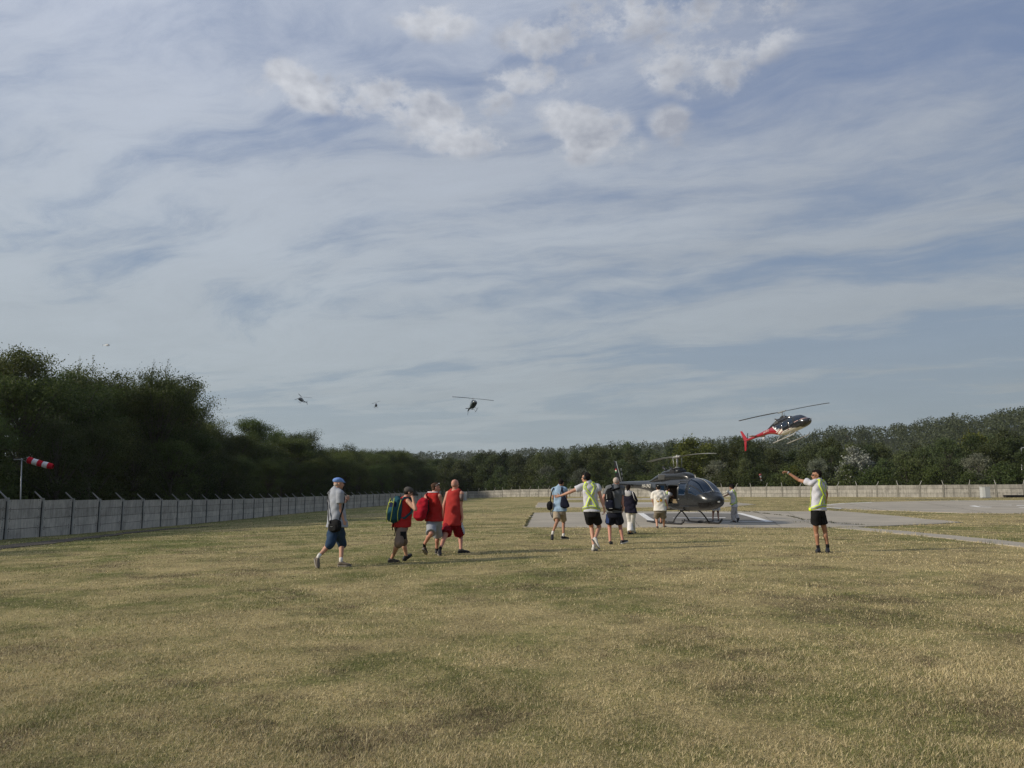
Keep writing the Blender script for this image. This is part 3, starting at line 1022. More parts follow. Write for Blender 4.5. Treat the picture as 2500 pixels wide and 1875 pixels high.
def cards(C, S, seed, up=.2, asp=.62):
    g = np.random.default_rng(seed)
    n = len(C)
    a = g.normal(0, 1, (n, 3)); a /= np.linalg.norm(a, axis=1)[:, None]
    b = g.normal(0, 1, (n, 3)); b[:, 2] += up
    b -= a * (a * b).sum(1)[:, None]; b /= np.linalg.norm(b, axis=1)[:, None]
    a = a * (S * .5)[:, None]; b = b * (S * .5 * asp)[:, None]
    V = np.stack([C - a, C - b * .9 + a * .15, C + a, C + b * .9 + a * .15], 1).reshape(-1, 3)
    i = np.arange(n) * 4
    return V, np.stack([i, i + 1, i + 2, i + 3], 1)


def tree_proto(name, leafm, H, Rr, ncl, nleaf, ls, kind, seed):
    """trunk with limbs + crown of leaf cards gathered in clumps; returns (trunk mesh, crown mesh)"""
    g = np.random.default_rng(seed); rr = random.Random(seed)
    tips = []
    mb = MB()
    lean = Vector((rr.uniform(-.05, .05), rr.uniform(-.05, .05), 0)) * H
    trunk = [Vector((0, 0, -.3))] + [lean * (q * q) + Vector((rr.uniform(-.1, .1), rr.uniform(-.1, .1), H * q)) for q in (.15, .35, .55, .75, .92)]
    r0 = H * .016 + .03
    mb.tube(trunk, [r0 * 1.25, r0, r0 * .85, r0 * .6, r0 * .38, r0 * .15], 8)
    def prof(q):
        if kind == 'poplar': return .25 + .75 * math.sin(PI * min(1, q * .92 + .08)) ** .7
        if kind == 'aca': return .55 + .45 * math.sin(PI * (q * .85 + .12))
        if kind == 'shrub': return math.sin(PI * (q * .8 + .2)) ** .5
        return (math.sin(PI * (q * .86 + .12))) ** .6
    z0 = {'poplar': .06, 'aca': .16, 'shrub': .02}.get(kind, .07) * H
    for i in range(ncl):
        q = rr.random() ** .85
        if kind == 'aca' and rr.random() < .35: q = 1 - rr.random() * .28
        z = z0 + (H - z0) * q
        if q > .97: z *= rr.uniform(.97, 1.03)
        a = rr.uniform(0, 2 * PI)
        lump = 1 + .22 * math.sin(3 * a + seed + 5 * q) + .15 * math.sin(5 * a - 7 * q + seed)
        rad = Rr * prof(q) * lump * (rr.random() ** .42)
        c = Vector((math.cos(a) * rad, math.sin(a) * rad, z)) + lean * (q * q)
        tips.append((c, q))
    for c, q in tips:
        if rr.random() < (.34 if kind != 'poplar' else .2):
            s = trunk[0].lerp(trunk[-1], max(.08, q * .72 - .05)); s = lean * ((s.z / H) ** 2) + Vector((0, 0, s.z))
            m_ = s.lerp(c, .5) + Vector((0, 0, -.04 * H * (1 - q)))
            mb.tube([s, m_, c], [r0 * .32, r0 * .2, .012], 5)
    mb2 = mb
    Cs = []; Ss = []
    for c, q in tips:
        k = int(nleaf * rr.uniform(.5, 1.4))
        if kind == 'poplar': sg = (Rr * .26, Rr * .26, Rr * .42)
        elif kind == 'aca': sg = (Rr * .15, Rr * .15, Rr * .075)
        elif kind == 'shrub': sg = (Rr * .22, Rr * .22, H * .10)
        else: sg = (Rr * .135, Rr * .135, Rr * .11)
        p = g.normal(0, 1, (k, 3)) * np.array(sg)[None] * rr.uniform(.7, 1.25) + np.array(c)[None]
        Cs.append(p); Ss.append(ls * g.uniform(.6, 1.35, k))
    # thin twigs of leaves that stick out and break the outline
    for i in range(int(ncl * .35)):
        c, q = rr.choice(tips)
        if q < .45: continue
        d = Vector((c.x, c.y, (q - .3) * Rr * 1.6)).normalized() + Vector((rr.uniform(-.4, .4), rr.uniform(-.4, .4), .35)); d.normalize()
        k = rr.randint(18, 40); t = g.uniform(0, 1, k) ** .8 * Rr * rr.uniform(.18, .36)
        mb2.tube([c - d * .3, c + d * float(t.max())], [.018, .006], 4)
        p = np.array(c)[None] + t[:, None] * np.array(d)[None] + g.normal(0, .045 * Rr ** .5, (k, 3))
        Cs.append(p); Ss.append(ls * g.uniform(.5, 1.0, k))
    trm = mb.mesh(name + '_trunk', BARK, True)
    C = np.concatenate(Cs); S = np.concatenate(Ss)
    C[:, 2] = np.maximum(C[:, 2], .05)
    V, F = cards(C, S, seed + 1)
    return trm, np_mesh(name + '_crown', V, F, leafm)


PROTO = {}
def protos(key, leafm, H, Rr, ncl, nl, ls, kind, n, s0):
    PROTO[key] = (H, [tree_proto(key, leafm, H, Rr, ncl, nl, ls, kind, s0 + i * 13) for i in range(n)])


protos('aca', L_ACA, 10, 3.3, 105, 210, .135, 'aca', 4, 100)
protos('dark', L_DARK, 10, 3.2, 95, 210, .14, 'broad', 3, 200)
protos('olive', L_OLIVE, 10, 3.3, 85, 110, .27, 'broad', 4, 300)
protos('darkfar', L_DARK, 10, 3.4, 85, 110, .27, 'broad', 3, 350)
protos('grey', L_GREY, 8, 3.4, 70, 100, .26, 'broad', 3, 400)
protos('yel', L_YEL, 10, 3.6, 100, 75, .34, 'broad', 2, 500)
protos('poplar', L_OLIVE, 11, 1.5, 70, 50, .30, 'poplar', 3, 600)
protos('shrub', L_ACA, 4, 2.4, 60, 70, .26, 'shrub', 3, 700)
protos('whitepop', L_WHITE, 7, 2.5, 60, 40, .30, 'broad', 1, 800)
TREEC = 0


def plant(key, x, y, H, label, group, wscale=1.0, name='tree', cat='tree'):
    global TREEC
    H0, vs_ = PROTO[key]; rr = random.Random(TREEC * 7 + 3); TREEC += 1
    trm, crm = vs_[rr.randrange(len(vs_))]
    e = empty(name, (x, y, tz(x, y)), (0, 0, rr.uniform(0, 2 * PI)))
    s = H / H0; k = s * wscale * rr.uniform(.9, 1.12)
    e.scale = (k, k, s)
    tag(e, label, cat, group)
    link('trunk', trm, e); link('crown', crm, e)
    return e


SKL = [(-700, 830), (-300, 850), (-60, 835), (3, 843), (43, 885), (81, 895), (100, 930), (146, 906), (217, 900), (288, 917), (336, 938), (361, 912), (399, 922), (431, 940), (461, 962), (499, 993), (537, 1020), (560, 1042), (587, 1038), (623, 1022), (654, 1041), (713, 1053), (769, 1073), (808, 1078), (870, 1077), (906, 1087), (974, 1093), (1004, 1103), (1044, 1105), (1070, 1120)]
SKR = [(1058, 1124), (1118, 1118), (1159, 1106), (1225, 1103), (1279, 1103), (1300, 1106), (1334, 1092), (1362, 1103), (1422, 1098), (1452, 1080), (1498, 1082), (1577, 1082), (1640, 1080), (1695, 1076), (1750, 1082), (1808, 1072), (1845, 1082), (1888, 1079), (1940, 1084), (2000, 1082), (2060, 1078), (2139, 1080), (2236, 1074), (2300, 1068), (2400, 1062), (2491, 1050), (2700, 1020), (3400, 1000)]
LL = {'aca': ('feathery acacia', 'acacias behind the left wall'),
      'dark': ('dark dense tree', 'dense trees behind the left wall'),
      'shrub': ('leafy bush', 'bushes behind the left wall')}
RL = {'olive': ('olive tree', 'olive trees behind the far wall'), 'darkfar': ('dark tree', 'dark trees behind the far wall'),
      'grey': ('silvery willow', 'silvery willows behind the far wall'), 'yel': ('yellow green tree', 'yellow green trees behind the far wall'),
      'poplar': ('slender poplar', 'poplars behind the far wall'), 'shrub': ('leafy bush', 'bushes behind the far wall')}
rt = random.Random(21)
BAND_L = [(-9999, -20, 'just outside the left edge of the view'), (-20, 120, 'at the far left above the windsock'), (120, 260, 'just right of the windsock'), (260, 400, 'midway between windsock and far treeline step'), (400, 560, 'where the tall left trees step down'), (560, 740, 'left of the man in the blue cap'), (740, 880, 'behind the man in the blue cap'), (880, 1010, 'behind the man with the teal backpack'), (1010, 1300, 'behind the bald man')]
BAND_R = [(-9999, 1170, 'right of the bald man'), (1170, 1300, 'where the far wall begins'), (1300, 1400, 'behind the man in pale blue'), (1400, 1500, 'behind the marshal with headphones'), (1500, 1620, 'behind the parked helicopter tail'), (1620, 1760, 'behind the parked helicopter cabin'), (1760, 1900, 'below the red tailed helicopter'), (1900, 2050, 'behind the marshaller'), (2050, 2200, 'near the white poplars'), (2200, 2350, 'between white poplars and cabinet'), (2350, 2520, 'near the cabinet'), (2520, 99999, 'beyond the right edge')]
def lab(kind, row, px, bands):
    return kind + ' ' + row + ' ' + [b[2] for b in bands if b[0] <= px < b[1]][0]


def offset_path(pts, off, step, jit):
    P = path_walk(pts, step); out = []
    for i, p in enumerate(P):
        q = P[min(i + 1, len(P) - 1)] - P[max(i - 1, 0)]
        n = Vector((-q.y, q.x)).normalized()
        out.append(p + n * off + Vector((rt.uniform(-jit, jit), rt.uniform(-jit, jit))))
    return out


def top_h(x, y, sky_, f):
    px = CX + FPX * x / y
    ys = np.interp(px, *zip(*sky_))
    return (W(px, float(ys), y).z - tz(x, y)) * f


Lx = [(-21.5, 6)] + LEFT + [(-13.5, 176)]
for off, step, f, jit in ((3.5, 4.3, .74, .8), (7.5, 4.6, .97, 1.3), (12.5, 5.6, .96, 1.6), (18.5, 7.0, .90, 2.0)):
    for p in offset_path(Lx, off, step, jit):
        if p.y < 12: continue
        H = top_h(p.x, p.y, SKL, f * rt.choice((.76, .82, .86, .89, .92, .94)))
        H = min(max(H, 5.5), 17)
        key = 'dark' if rt.random() < .35 else 'aca'
        plant(key, p.x, p.y, H, lab(LL[key][0], 'front row' if off < 5 else 'second row' if off < 10 else 'third row' if off < 15 else 'back row', CX + FPX * p.x / p.y, BAND_L), LL[key][1], wscale=1.0 if H < 11 else 10.5 / H)
for p in offset_path(Lx, 4.8, 4.4, .3):
    if p.y < 14: continue
    plant('shrub', p.x, p.y, rt.uniform(2.8, 3.8), lab('leafy bush', 'at the wall foot', CX + FPX * p.x / p.y, BAND_L), LL['shrub'][1], name='bush', cat='bush')
# the accents on the left skyline
for px, py, D in ((4, 852, 49), (378, 905, 64), (150, 902, 58), (215, 899, 60), (620, 1018, 96), (742, 1052, 112), (440, 925, 68)):
    x = (px - CX) / FPX * D; H = (W(px, py, D).z - tz(x, D)) * .95
    plant('aca', x, D, H, lab('acacia top rising over its neighbours', '', px, BAND_L).replace('  ', ' '), 'tallest acacias of the left wood', wscale=.8)

Rx = [(-13, 172)] + RIGHT[1:] + [(100, 80), (130, 76)]


def rkey(px, row):
    r = rt.random()
    if 1310 < px < 1480: return 'grey' if (row == 0 and r < .6) else ('olive' if r < .6 else 'grey' if r < .75 else 'darkfar')
    if 1490 < px < 1690 and row > 0: return 'poplar' if r < .75 else 'olive'
    if 1690 <= px < 1740: return 'yel'
    if px < 1300: return 'olive' if r < .45 else 'darkfar'
    if px > 1740 and row == 0: return 'darkfar' if r < .45 else 'olive' if r < .8 else 'grey'
    return 'darkfar' if r < .45 else 'olive' if r < .93 else 'yel'


for row, (off, step, f, jit) in enumerate(((4.5, 4.6, .66, 1.0), (9.5, 4.6, .92, 1.5), (15.5, 5.2, .99, 2.0), (23, 6.5, .98, 2.4))):
    for p in offset_path(Rx, off, step, jit):
        px = CX + FPX * p.x / p.y
        H = top_h(p.x, p.y, SKR, f * rt.uniform(.82, 1.02))
        H = min(max(H, 4.5), 19)
        key = rkey(px, row)
        plant(key, p.x, p.y, H, lab(RL[key][0], ('front row', 'second row', 'third row', 'back row')[row], px, BAND_R), RL[key][1], wscale=(1.35 if key == 'poplar' else 1.0))
for p in offset_path(Rx, 3.8, 4.0, .5):
    plant('shrub', p.x, p.y, rt.uniform(2.8, 4.2), lab('leafy bush', 'at the wall foot', CX + FPX * p.x / p.y, BAND_R), RL['shrub'][1], name='bush', cat='bush')
a = G(2128, 1212.5); plant('whitepop', a.x, a.y + 5, W(2112, 1094, a.y + 5).z - tz(a.x, a.y + 5), 'white leaved poplar shining in front of the dark trees right of the marshaller', None)
a = G(2172, 1212.5); plant('whitepop', a.x, a.y + 7, W(2172, 1112, a.y + 7).z - tz(a.x, a.y + 7), 'smaller white leaved poplar beside the brighter one behind the right wall', None, .8)
a = G(1712, 1213); plant('yel', a.x, a.y + 5, W(1705, 1079, a.y + 5).z - tz(a.x, a.y + 5), 'bright yellow green tree rising behind the parked helicopter rotor', None, 1.0)
a = G(1960, 1213); plant('yel', a.x, a.y + 3, 4.2, 'small yellow green tree behind the wall by the marshaller', None, .8)

for i in range(34):
    y = rt.uniform(172, 235); px = rt.uniform(1035, 1190); x = (px - CX) / FPX * y
    if y + 1.04 * x < 166: continue
    plant('darkfar' if i % 2 else 'olive', x, y, min(16, max(6, top_h(x, y, SKR, rt.uniform(.80, .98)))), lab(RL['darkfar' if i % 2 else 'olive'][0], 'deep in the wood', px, BAND_R), RL['darkfar' if i % 2 else 'olive'][1])
# the far wooded ridges: one mass nobody could count
g = np.random.default_rng(77)
Cs, Ss = [], []
for i in range(3400):
    px = g.uniform(-1100, 3600)
    Dh, H = hill_top(px)
    y = Dh * (1.06 - .85 * g.uniform(0, 1) ** 1.25)
    if y < 300: continue
    x = (px - CX) / FPX * y
    h = g.uniform(7, 11.5); r_ = g.uniform(2.6, 4.6) * (1 + y / 2500)
    k = int(150 if y < 600 else 75)
    u = g.normal(0, 1, (k, 3)); u /= np.linalg.norm(u, axis=1)[:, None]
    u *= (g.uniform(.3, 1, k) ** .4)[:, None]
    Cs.append(np.array([x, y, tz(x, y) + h * .55])[None] + u * np.array([r_, r_, h * .5])[None])
    Ss.append(np.full(k, .45 + y / 700) * g.uniform(.6, 1.3, k))
V, F = cards(np.concatenate(Cs), np.concatenate(Ss), 5)
tag(link('forest', np_mesh('forest', V, F, leaf_mat('forest_leaf', (.040, .050, .020), (.095, .105, .045)))), 'distant wooded hillsides behind the field', 'forest', kind='stuff')
# ------------------------------------------------------------------ people
SK_A = skin('skin_fair', (.46, .25, .17)); SK_B = skin('skin_tanned', (.33, .165, .10)); SK_C = skin('skin_reddish', (.47, .225, .16)); SK_D = skin('skin_olive', (.24, .125, .08))
HAIR_D = pmat('dark_hair', (.014, .011, .010), .9, .3, 30, .8, 120, spec=.12); HAIR_B = pmat('brown_hair', (.075, .045, .03), .9, .3, 30, .8, 120, spec=.12); HAIR_W = pmat('cropped_grey_hair', (.42, .34, .28), .7, .15, 30, .5, 120)
BLK = cloth('black_cloth', (.012, .012, .013)); BLKS = pmat('black_shoe', (.014, .014, .015), .6, .2); SOLE = pmat('grey_sole', (.20, .18, .15), .8, .1)
WSOLE = pmat('white_sole', (.6, .59, .56), .8, .1)
LENS = pmat('dark_lens', (.01, .01, .01), .1, 0)


class Crop:
    def __init__(s, x0, y0, k): s.x0, s.y0, s.k = x0, y0, k
    def px(s, p): return s.x0 + p[0] / s.k, s.y0 + p[1] / s.k


def on_sphere(c, rad, px, py, sgn):
    """point under the pixel at distance rad from c (bone length); sgn>0 takes the farther one"""
    d = ray(px, py).normalized(); o = Vector((0, 0, EYE))
    oc = o - c; b = oc.dot(d); q = b * b - (oc.dot(oc) - rad * rad)
    if q <= 0:
        return c + ((o + d * (-b)) - c).normalized() * min(rad * 1.06, ((o + d * (-b)) - c).length)
    s = math.sqrt(q)
    return o + d * (-b + (s if sgn > 0 else -s))


def hd(a): return Vector((math.sin(R(a)), math.cos(R(a)), 0))
def rt_(a): return Vector((math.cos(R(a)), -math.sin(R(a)), 0))


def ell_ring(c, r, f, w_, d_, n=20, e=2.4):
    out = []
    for j in range(n):
        q = 2 * PI * j / n
        cx_, sx = math.cos(q), math.sin(q)
        out.append(c + r * (w_ * math.copysign(abs(cx_) ** (2 / e), cx_)) + f * (d_ * math.copysign(abs(sx) ** (2 / e), sx)))
    return out


def finger(mb, a, d1, d2, L, r_):
    m_ = a + d1 * L * .5; e = m_ + d2 * L * .5
    mb.cap(a, m_, r_, r_ * .92, 8); mb.cap(m_, e, r_ * .92, r_ * .75, 8)


def hand(mb, wr, dr, palm, thumb, curl, s):
    """wr wrist, dr direction of the hand, palm = normal out of the palm, thumb = direction of the thumb side"""
    dr = dr.normalized(); palm = (palm - dr * palm.dot(dr)).normalized(); th = (thumb - dr * thumb.dot(dr) - palm * thumb.dot(palm)).normalized()
    c = wr + dr * .045 * s
    mb.cap(wr - dr * .01, wr + dr * .03 * s, .024 * s, .026 * s)
    mb.ell(c + dr * .005, (.038 * s, .017 * s, .050 * s), (th, palm, dr))
    for i, (o, L) in enumerate(((.028, .072), (.010, .080), (-.009, .074), (-.027, .058))):
        a = c + dr * .034 * s + th * o * s
        q = curl * (1 + .08 * i)
        sp = th * (.16 - .10 * i) * (1 - curl * .6)
        d1 = (dr * math.cos(q * .7) + palm * math.sin(q * .7) + sp).normalized()
        d2 = (dr * math.cos(q * 1.9) + palm * math.sin(q * 1.9) + sp * .5).normalized()
        finger(mb, a, d1, d2, L * s, .0088 * s)
    a = c - dr * .018 * s + th * .030 * s
    d1 = (th * .75 + dr * .62 + palm * .25).normalized(); d2 = (th * .25 + dr * .9 + palm * (.2 + .5 * curl)).normalized()
    finger(mb, a, d1, d2, .066 * s, .0105 * s)
    return c + dr * .05 * s


def person(cr, label, feet, pelvis, neck, head, hb, hh, arms, legs, skinm, s=1.0, b=1.0, belly=0.0, neck_d=0.0, head_d=0.0, pitch=0.0, vox=.0085, sh=None, shw=.185, armk=1.0):
    """feet = pixel of the supporting foot. arms = {'L':(elbow,sgn,wrist,sgn,handdir or None,curl), ...}; legs = {'L':dict(k=(px,sgn), a=px, heel=(px,d|'g'), toe=(px,d|'g'))}"""
    f0 = G(*cr.px(feet)); D = f0.y
    P3 = lambda p, d=0.0: W(*cr.px(p), D + d)
    pel, nk = P3(pelvis), P3(neck, neck_d)
    fb, rb = hd(hb), rt_(hb)
    fh, rh = hd(hh), rt_(hh)
    base = Vector((pel.x, pel.y, tz(pel.x, pel.y)))
    up = (nk - pel).normalized()
    J = dict(pel=pel, nk=nk, D=D, fb=fb, rb=rb, base=base, cr=cr, s=s, b=b, up=up, P3=P3)
    mb = MB()
    pt = lambda t: pel + (nk - pel) * t
    fwd = lambda t: fb * (.012 * math.sin(t * 3))
    for q in (-1, 1): pass
    secs = [(-.13, .11, .080), (0, .140, .095 + belly * .3), (.22, .130, .090 + belly * .8), (.45, .130, .090 + belly * .7), (.68, .140, .092 + belly * .2), (.84, .132, .084), (.95, .10, .066), (1.02, .06, .052)]
    mb.rings([ell_ring(pt(t) + fb * belly * .5 * (1 if .1 < t < .6 else 0), rb, fb, w_ * b, d_ * b) for t, w_, d_ in secs])
    shc = pt(.93)
    for sd, q in (('L', -1), ('R', 1)):
        sj = shc + rb * q * shw * s - up * .035
        if sh and sd in sh: sj = P3(*sh[sd])
        J['sh' + sd] = sj
        mb.cap(shc + rb * q * .06, sj, .045 * b, .053 * b)
        hj = pel + rb * q * .088 * s - up * .03
        J['hip' + sd] = hj
    # head
    hc = P3(head, neck_d + head_d)
    cp, sp_ = math.cos(R(pitch)), math.sin(R(pitch))
    uh = Vector((0, 0, 1)) * cp + fh * sp_; fh2 = fh * cp - Vector((0, 0, 1)) * sp_
    J.update(hc=hc, fh=fh2, rh=rh, uh=uh)
    A = (rh, fh2, uh)
    H_ = lambda x, y, z: hc + (rh * x + fh2 * y + uh * z) * s
    mb.cap(nk - up * .03, H_(0, -.018, -.05), .060 * b ** .5, .056)
    mb.ell(H_(0, -.012, .030), (.077 * s, .098 * s, .090 * s), A)
    mb.ell(H_(0, .022, -.045), (.060 * s, .070 * s, .072 * s), A)
    mb.ell(H_(0, .058, -.092), (.030 * s, .026 * s, .022 * s), A)       # chin
    mb.ell(H_(0, .075, .022), (.055 * s, .018 * s, .014 * s), A)        # brow
    mb.cap(H_(0, .086, .006), H_(0, .108, -.028), .009, .014)           # nose
    mb.ell(H_(0, .088, -.058), (.026 * s, .012 * s, .010 * s), A)       # mouth
    for q in (-1, 1):
        mb.ell(H_(q * .080, -.008, -.008), (.010 * s, .020 * s, .032 * s), (rh, (fh2 - rh * q * .3).normalized(), uh))
        mb.ell(H_(q * .040, .060, -.025), (.026 * s, .026 * s, .022 * s), A)
    # arms
    for sd, q in (('L', -1), ('R', 1)):
        if sd not in arms: continue
        ar = arms[sd]
        sj = J['sh' + sd]
        el = on_sphere(sj, .285 * s * armk, *cr.px(ar[0]), ar[1])
        wr = on_sphere(el, .255 * s * armk, *cr.px(ar[2]), ar[3])
        J['el' + sd], J['wr' + sd] = el, wr
        mb.cap(sj, el, .050 * b, .040 * b ** .7); mb.cap(sj.lerp(el, .15), sj.lerp(el, .6), .046 * b, .046 * b ** .7)
        mb.cap(el, wr, .040 * b ** .6, .026); mb.cap(el.lerp(wr, .12), el.lerp(wr, .45), .041 * b ** .6, .036)
        fa = (wr - el).normalized()
        if ar[4] is None: dr = (fa + Vector((0, 0, -.25))).normalized()
        else:
            tgt = on_sphere(wr, .12, *cr.px(ar[4]), ar[6] if len(ar) > 6 else 1); dr = (tgt - wr).normalized()
        palm = -rb * q; th = fb
        if len(ar) > 7: palm, th = ar[7], ar[8]
        J['hand' + sd] = hand(mb, wr, dr, palm, th, ar[5], s)
    # legs
    for sd, q in (('L', -1), ('R', 1)):
        lg = legs[sd]; hj = J['hip' + sd]
        def gp_(v):
            if v[1] == 'g': return G(*cr.px(v[0]))
            return P3(v[0], v[1])
        toe, heel = gp_(lg['toe']), gp_(lg['heel'])
        dd = (toe - heel)
        L0 = .265 * s
        if lg['heel'][1] == 'g' and lg['toe'][1] == 'g':
            dd = Vector((dd.x, dd.y, 0)).normalized() * L0; mid = (toe + heel) / 2; mid.z = tz(mid.x, mid.y)
            heel, toe = mid - dd * .5, mid + dd * .5
        else:
            dd = dd.normalized() * L0; heel = toe - dd
        dn = dd.normalized()
        ank = P3(lg['a'], 0); ank = W(*cr.px(lg['a']), heel.y + (toe.y - heel.y) * .22)
        kn = on_sphere(hj, .435 * s, *cr.px(lg['k'][0]), lg['k'][1])
        J['kn' + sd], J['an' + sd], J['heel' + sd], J['toe' + sd] = kn, ank, heel, toe
        tb = lg.get('w', 1.0) * b
        mb.cap(hj, kn, .086 * tb, .056 * tb ** .7); mb.cap(hj.lerp(kn, .1), hj.lerp(kn, .6), .088 * tb, .066 * tb ** .8)
        mb.cap(kn, ank, .054 * tb ** .7, .036)
        back = (hj - kn).normalized() + (ank - kn).normalized()
        back = back.normalized() if back.length > .08 else -fb
        if back.dot(fb) > .3: back = -fb
        c1 = kn.lerp(ank, .28) + back * .018
        mb.cap(c1, kn.lerp(ank, .62) + back * .006, .053 * tb ** .7, .040)
        fn = (ank - heel); fn = (fn - dn * fn.dot(dn)).normalized() if fn.length > .01 else Vector((0, 0, 1))
        mb.cap(ank, heel + dn * .06 + fn * .05, .034, .026)
        mb.cap(heel + dn * .06 + fn * .045, toe - dn * .06 + fn * .035, .025, .018)
    body = fuse('person', mb, skinm, None, vox, base, 3)
    body.location = base
    tag(body, label, 'person')
    J['o'] = body
    return J


def tpt(J, t): return J['pel'] + (J['nk'] - J['pel']) * t


def cl(J, name, mb, mat, vox=.012, fold=.004, smooth=2, fs=1.0):
    o = fuse(name, mb, mat, J['o'], vox, J['base'], smooth, fold, fs, seed=(sum(map(ord, name)) + J['base'].x * 7) % 19)
    return o


def top(J, mat, kind='tee', hem=-.22, wd=1.0, belly=0.0, sleeve=.55, name=None, hemtilt=0.0, loose=.0, sk=None, fold=.005):
    fold *= 1.5
    """shirt: kind tee | tank"""
    b = J['b'] * wd; mb = MB(); fb, rb, up = J['fb'], J['rb'], J['up']
    L = loose
    if kind == 'tee':
        secs = [(hem, .206 + L, .156 + L * .6 + belly * .5), (hem + .10, .192 + L, .136 + belly + L * .5), (.2, .180 + L * .6, .130 + belly), (.45, .175 + L * .3, .128 + belly * .7), (.7, .188, .130), (.86, .180, .112), (.96, .125, .085), (1.03, .078, .075)]
    else:
        secs = [(hem, .204 + L, .158 + L + belly * .5), (hem + .10, .188 + L, .134 + belly + L), (.2, .176 + L, .128 + belly), (.45, .168 + L, .125 + belly * .7), (.66, .176, .128), (.78, .170, .124), (.90, .160, .112), (.985, .135, .082)]
    J['secs'] = [(t, w_ * b, d_ * b) for t, w_, d_ in secs]
    mb.rings([ell_ring(tpt(J, t) + fb * belly * .4 * (1 if t < .6 else 0) + up * hemtilt * (1 if i == 0 else 0), rb, fb, w_ * b, d_ * b, 24) for i, (t, w_, d_) in enumerate(secs)])
    for sd, q in (('L', -1), ('R', 1)):
        sj = J['sh' + sd]
        if kind == 'tee':
            mb.cap(tpt(J, .95) + rb * q * .05, sj, .060 * b, .070 * b)
            if 'el' + sd in J:
                el = J['el' + sd]; e = sj.lerp(el, sleeve); d = (el - sj).normalized()
                st = sj - d * .02
                u = d.cross(fb if abs(d.dot(fb)) < .9 else up).normalized(); v = d.cross(u)
                rr_ = [.072 * b, .074 * b, .076 * b + L * .3]
                if sleeve > .95:
                    wr = J['wr' + sd]; d2 = (wr - el).normalized()
                    mb.tube([st, el, el + d2 * (sleeve - 1) * .26, ], [.07 * b, .056 * b, .046 * b], 14)
                    mb.cap(st, el, .07 * b, .055 * b)
                else:
                    mb.tube([st, st.lerp(e, .5), e], rr_, 16)
        else:
            mb.cap(tpt(J, .80) + rb * q * .11, tpt(J, .985) + rb * q * .10, .05, .034)
            pass
    if kind == 'tee':
        mb.cap(tpt(J, .99), tpt(J, 1.015) - fb * .005, .074, .066)
    return cl(J, name or ('shirt' if kind == 'tee' else 'tank_top'), mb, mat, .011, fold)


def legwear(J, mat, kind='shorts', lo=.85, w0=1.0, flare=.0, name='shorts', wide=.0, waist=.16, fold=.005):
    b = J['b'] * w0; mb = MB(); fb, rb, up = J['fb'], J['rb'], J['up']
    mb.rings([ell_ring(tpt(J, t), rb, fb, w_ * b, d_ * b, 22) for t, w_, d_ in ((-.16, .15, .118), (-.06, .178, .132), (.06, .175, .128), (waist, .165, .118))])
    for sd, q in (('L', -1), ('R', 1)):
        h, k, a = J['hip' + sd], J['kn' + sd], J['an' + sd]
        h2 = h + up * .04
        if lo <= 1.0:
            e = h.lerp(k, lo)
            mb.tube([h2, h.lerp(k, lo * .5), h.lerp(k, lo * .93), e], [.108 * b, .104 * b + wide * .5, (.101 + flare) * b + wide, (.103 + flare) * b + wide], 18)
            mb.cap(h2, h.lerp(k, lo * .4), .105 * b, .10 * b)
        else:
            e = k.lerp(a, lo - 1)
            mb.tube([h2, h.lerp(k, .5)], [.108 * b, .098 * b + wide * .5], 18)
            mb.cap(h2, h.lerp(k, .5), .105 * b, .096 * b + wide * .5); mb.cap(h.lerp(k, .45), k, .096 * b + wide * .5, .082 * b + wide * .8)
            if lo > 1.3: mb.cap(k, k.lerp(a, .5 * (lo - 1)), .08 * b + wide * .8, .074 * b + wide)
            mb.tube([h.lerp(k, .8), k, k.lerp(a, (lo - 1) * .8), e], [.088 * b + wide * .7, .082 * b + wide * .8, (.074 + flare) * b + wide, (.074 + flare) * b + wide], 18)
    return cl(J, name, mb, mat, .011, fold, 1)


def shoe(J, sd, mat, sole, sock=None, high=0.0, sockh=.05):
    heel, toe, an = J['heel' + sd], J['toe' + sd], J['an' + sd]
    dn = (toe - heel).normalized()
    sidev = dn.cross(an - heel if (an - heel).length > .02 else Vector((0, 0, 1))).normalized()
    n = sidev.cross(dn).normalized()
    if n.dot(an - (heel + toe) / 2) < 0: n = -n
    L = (toe - heel).length; s = J['s']
    mb = MB(); rs = []
    for q, w_, h in ((-.03, .018, .045), (.02, .032, .068), (.15, .037, .082 + high), (.32, .039, .085 + high * .6), (.5, .042, .066), (.72, .047, .050), (.88, .042, .040), (.98, .028, .032), (1.03, .010, .022)):
        c = heel + dn * L * q
        ring = []
        for j in range(14):
            a = 2 * PI * j / 14
            x, z = math.cos(a) * w_ * 1.06, (.5 + .5 * math.sin(a))
            z = (z ** .8) * (h) + .016
            ring.append(c + sidev * x * s + n * z)
        rs.append(ring)
    mb.rings(rs)
    o = mb.build('shoe', mat, J['o'], True, J['base'])
    ms = MB(); rs = []
    for q, w_ in ((-.045, .022), (.0, .036), (.15, .041), (.4, .041), (.7, .051), (.88, .046), (1.0, .030), (1.05, .012)):
        c = heel + dn * L * q
        rs.append([c - sidev * w_ * s, c + sidev * w_ * s, c + sidev * w_ * s + n * .026, c - sidev * w_ * s + n * .026])
    ms.rings(rs); ms.build('sole', sole, o, False, J['base'])
    if sock is not None:
        k = J['kn' + sd]; d = (k - an).normalized()
        mc = MB(); mc.tube([heel + dn * .07 + n * .05, an, an + d * sockh], [.036, .039, .040], 12)
        mc.build('sock', sock, J['o'], True, J['base'])


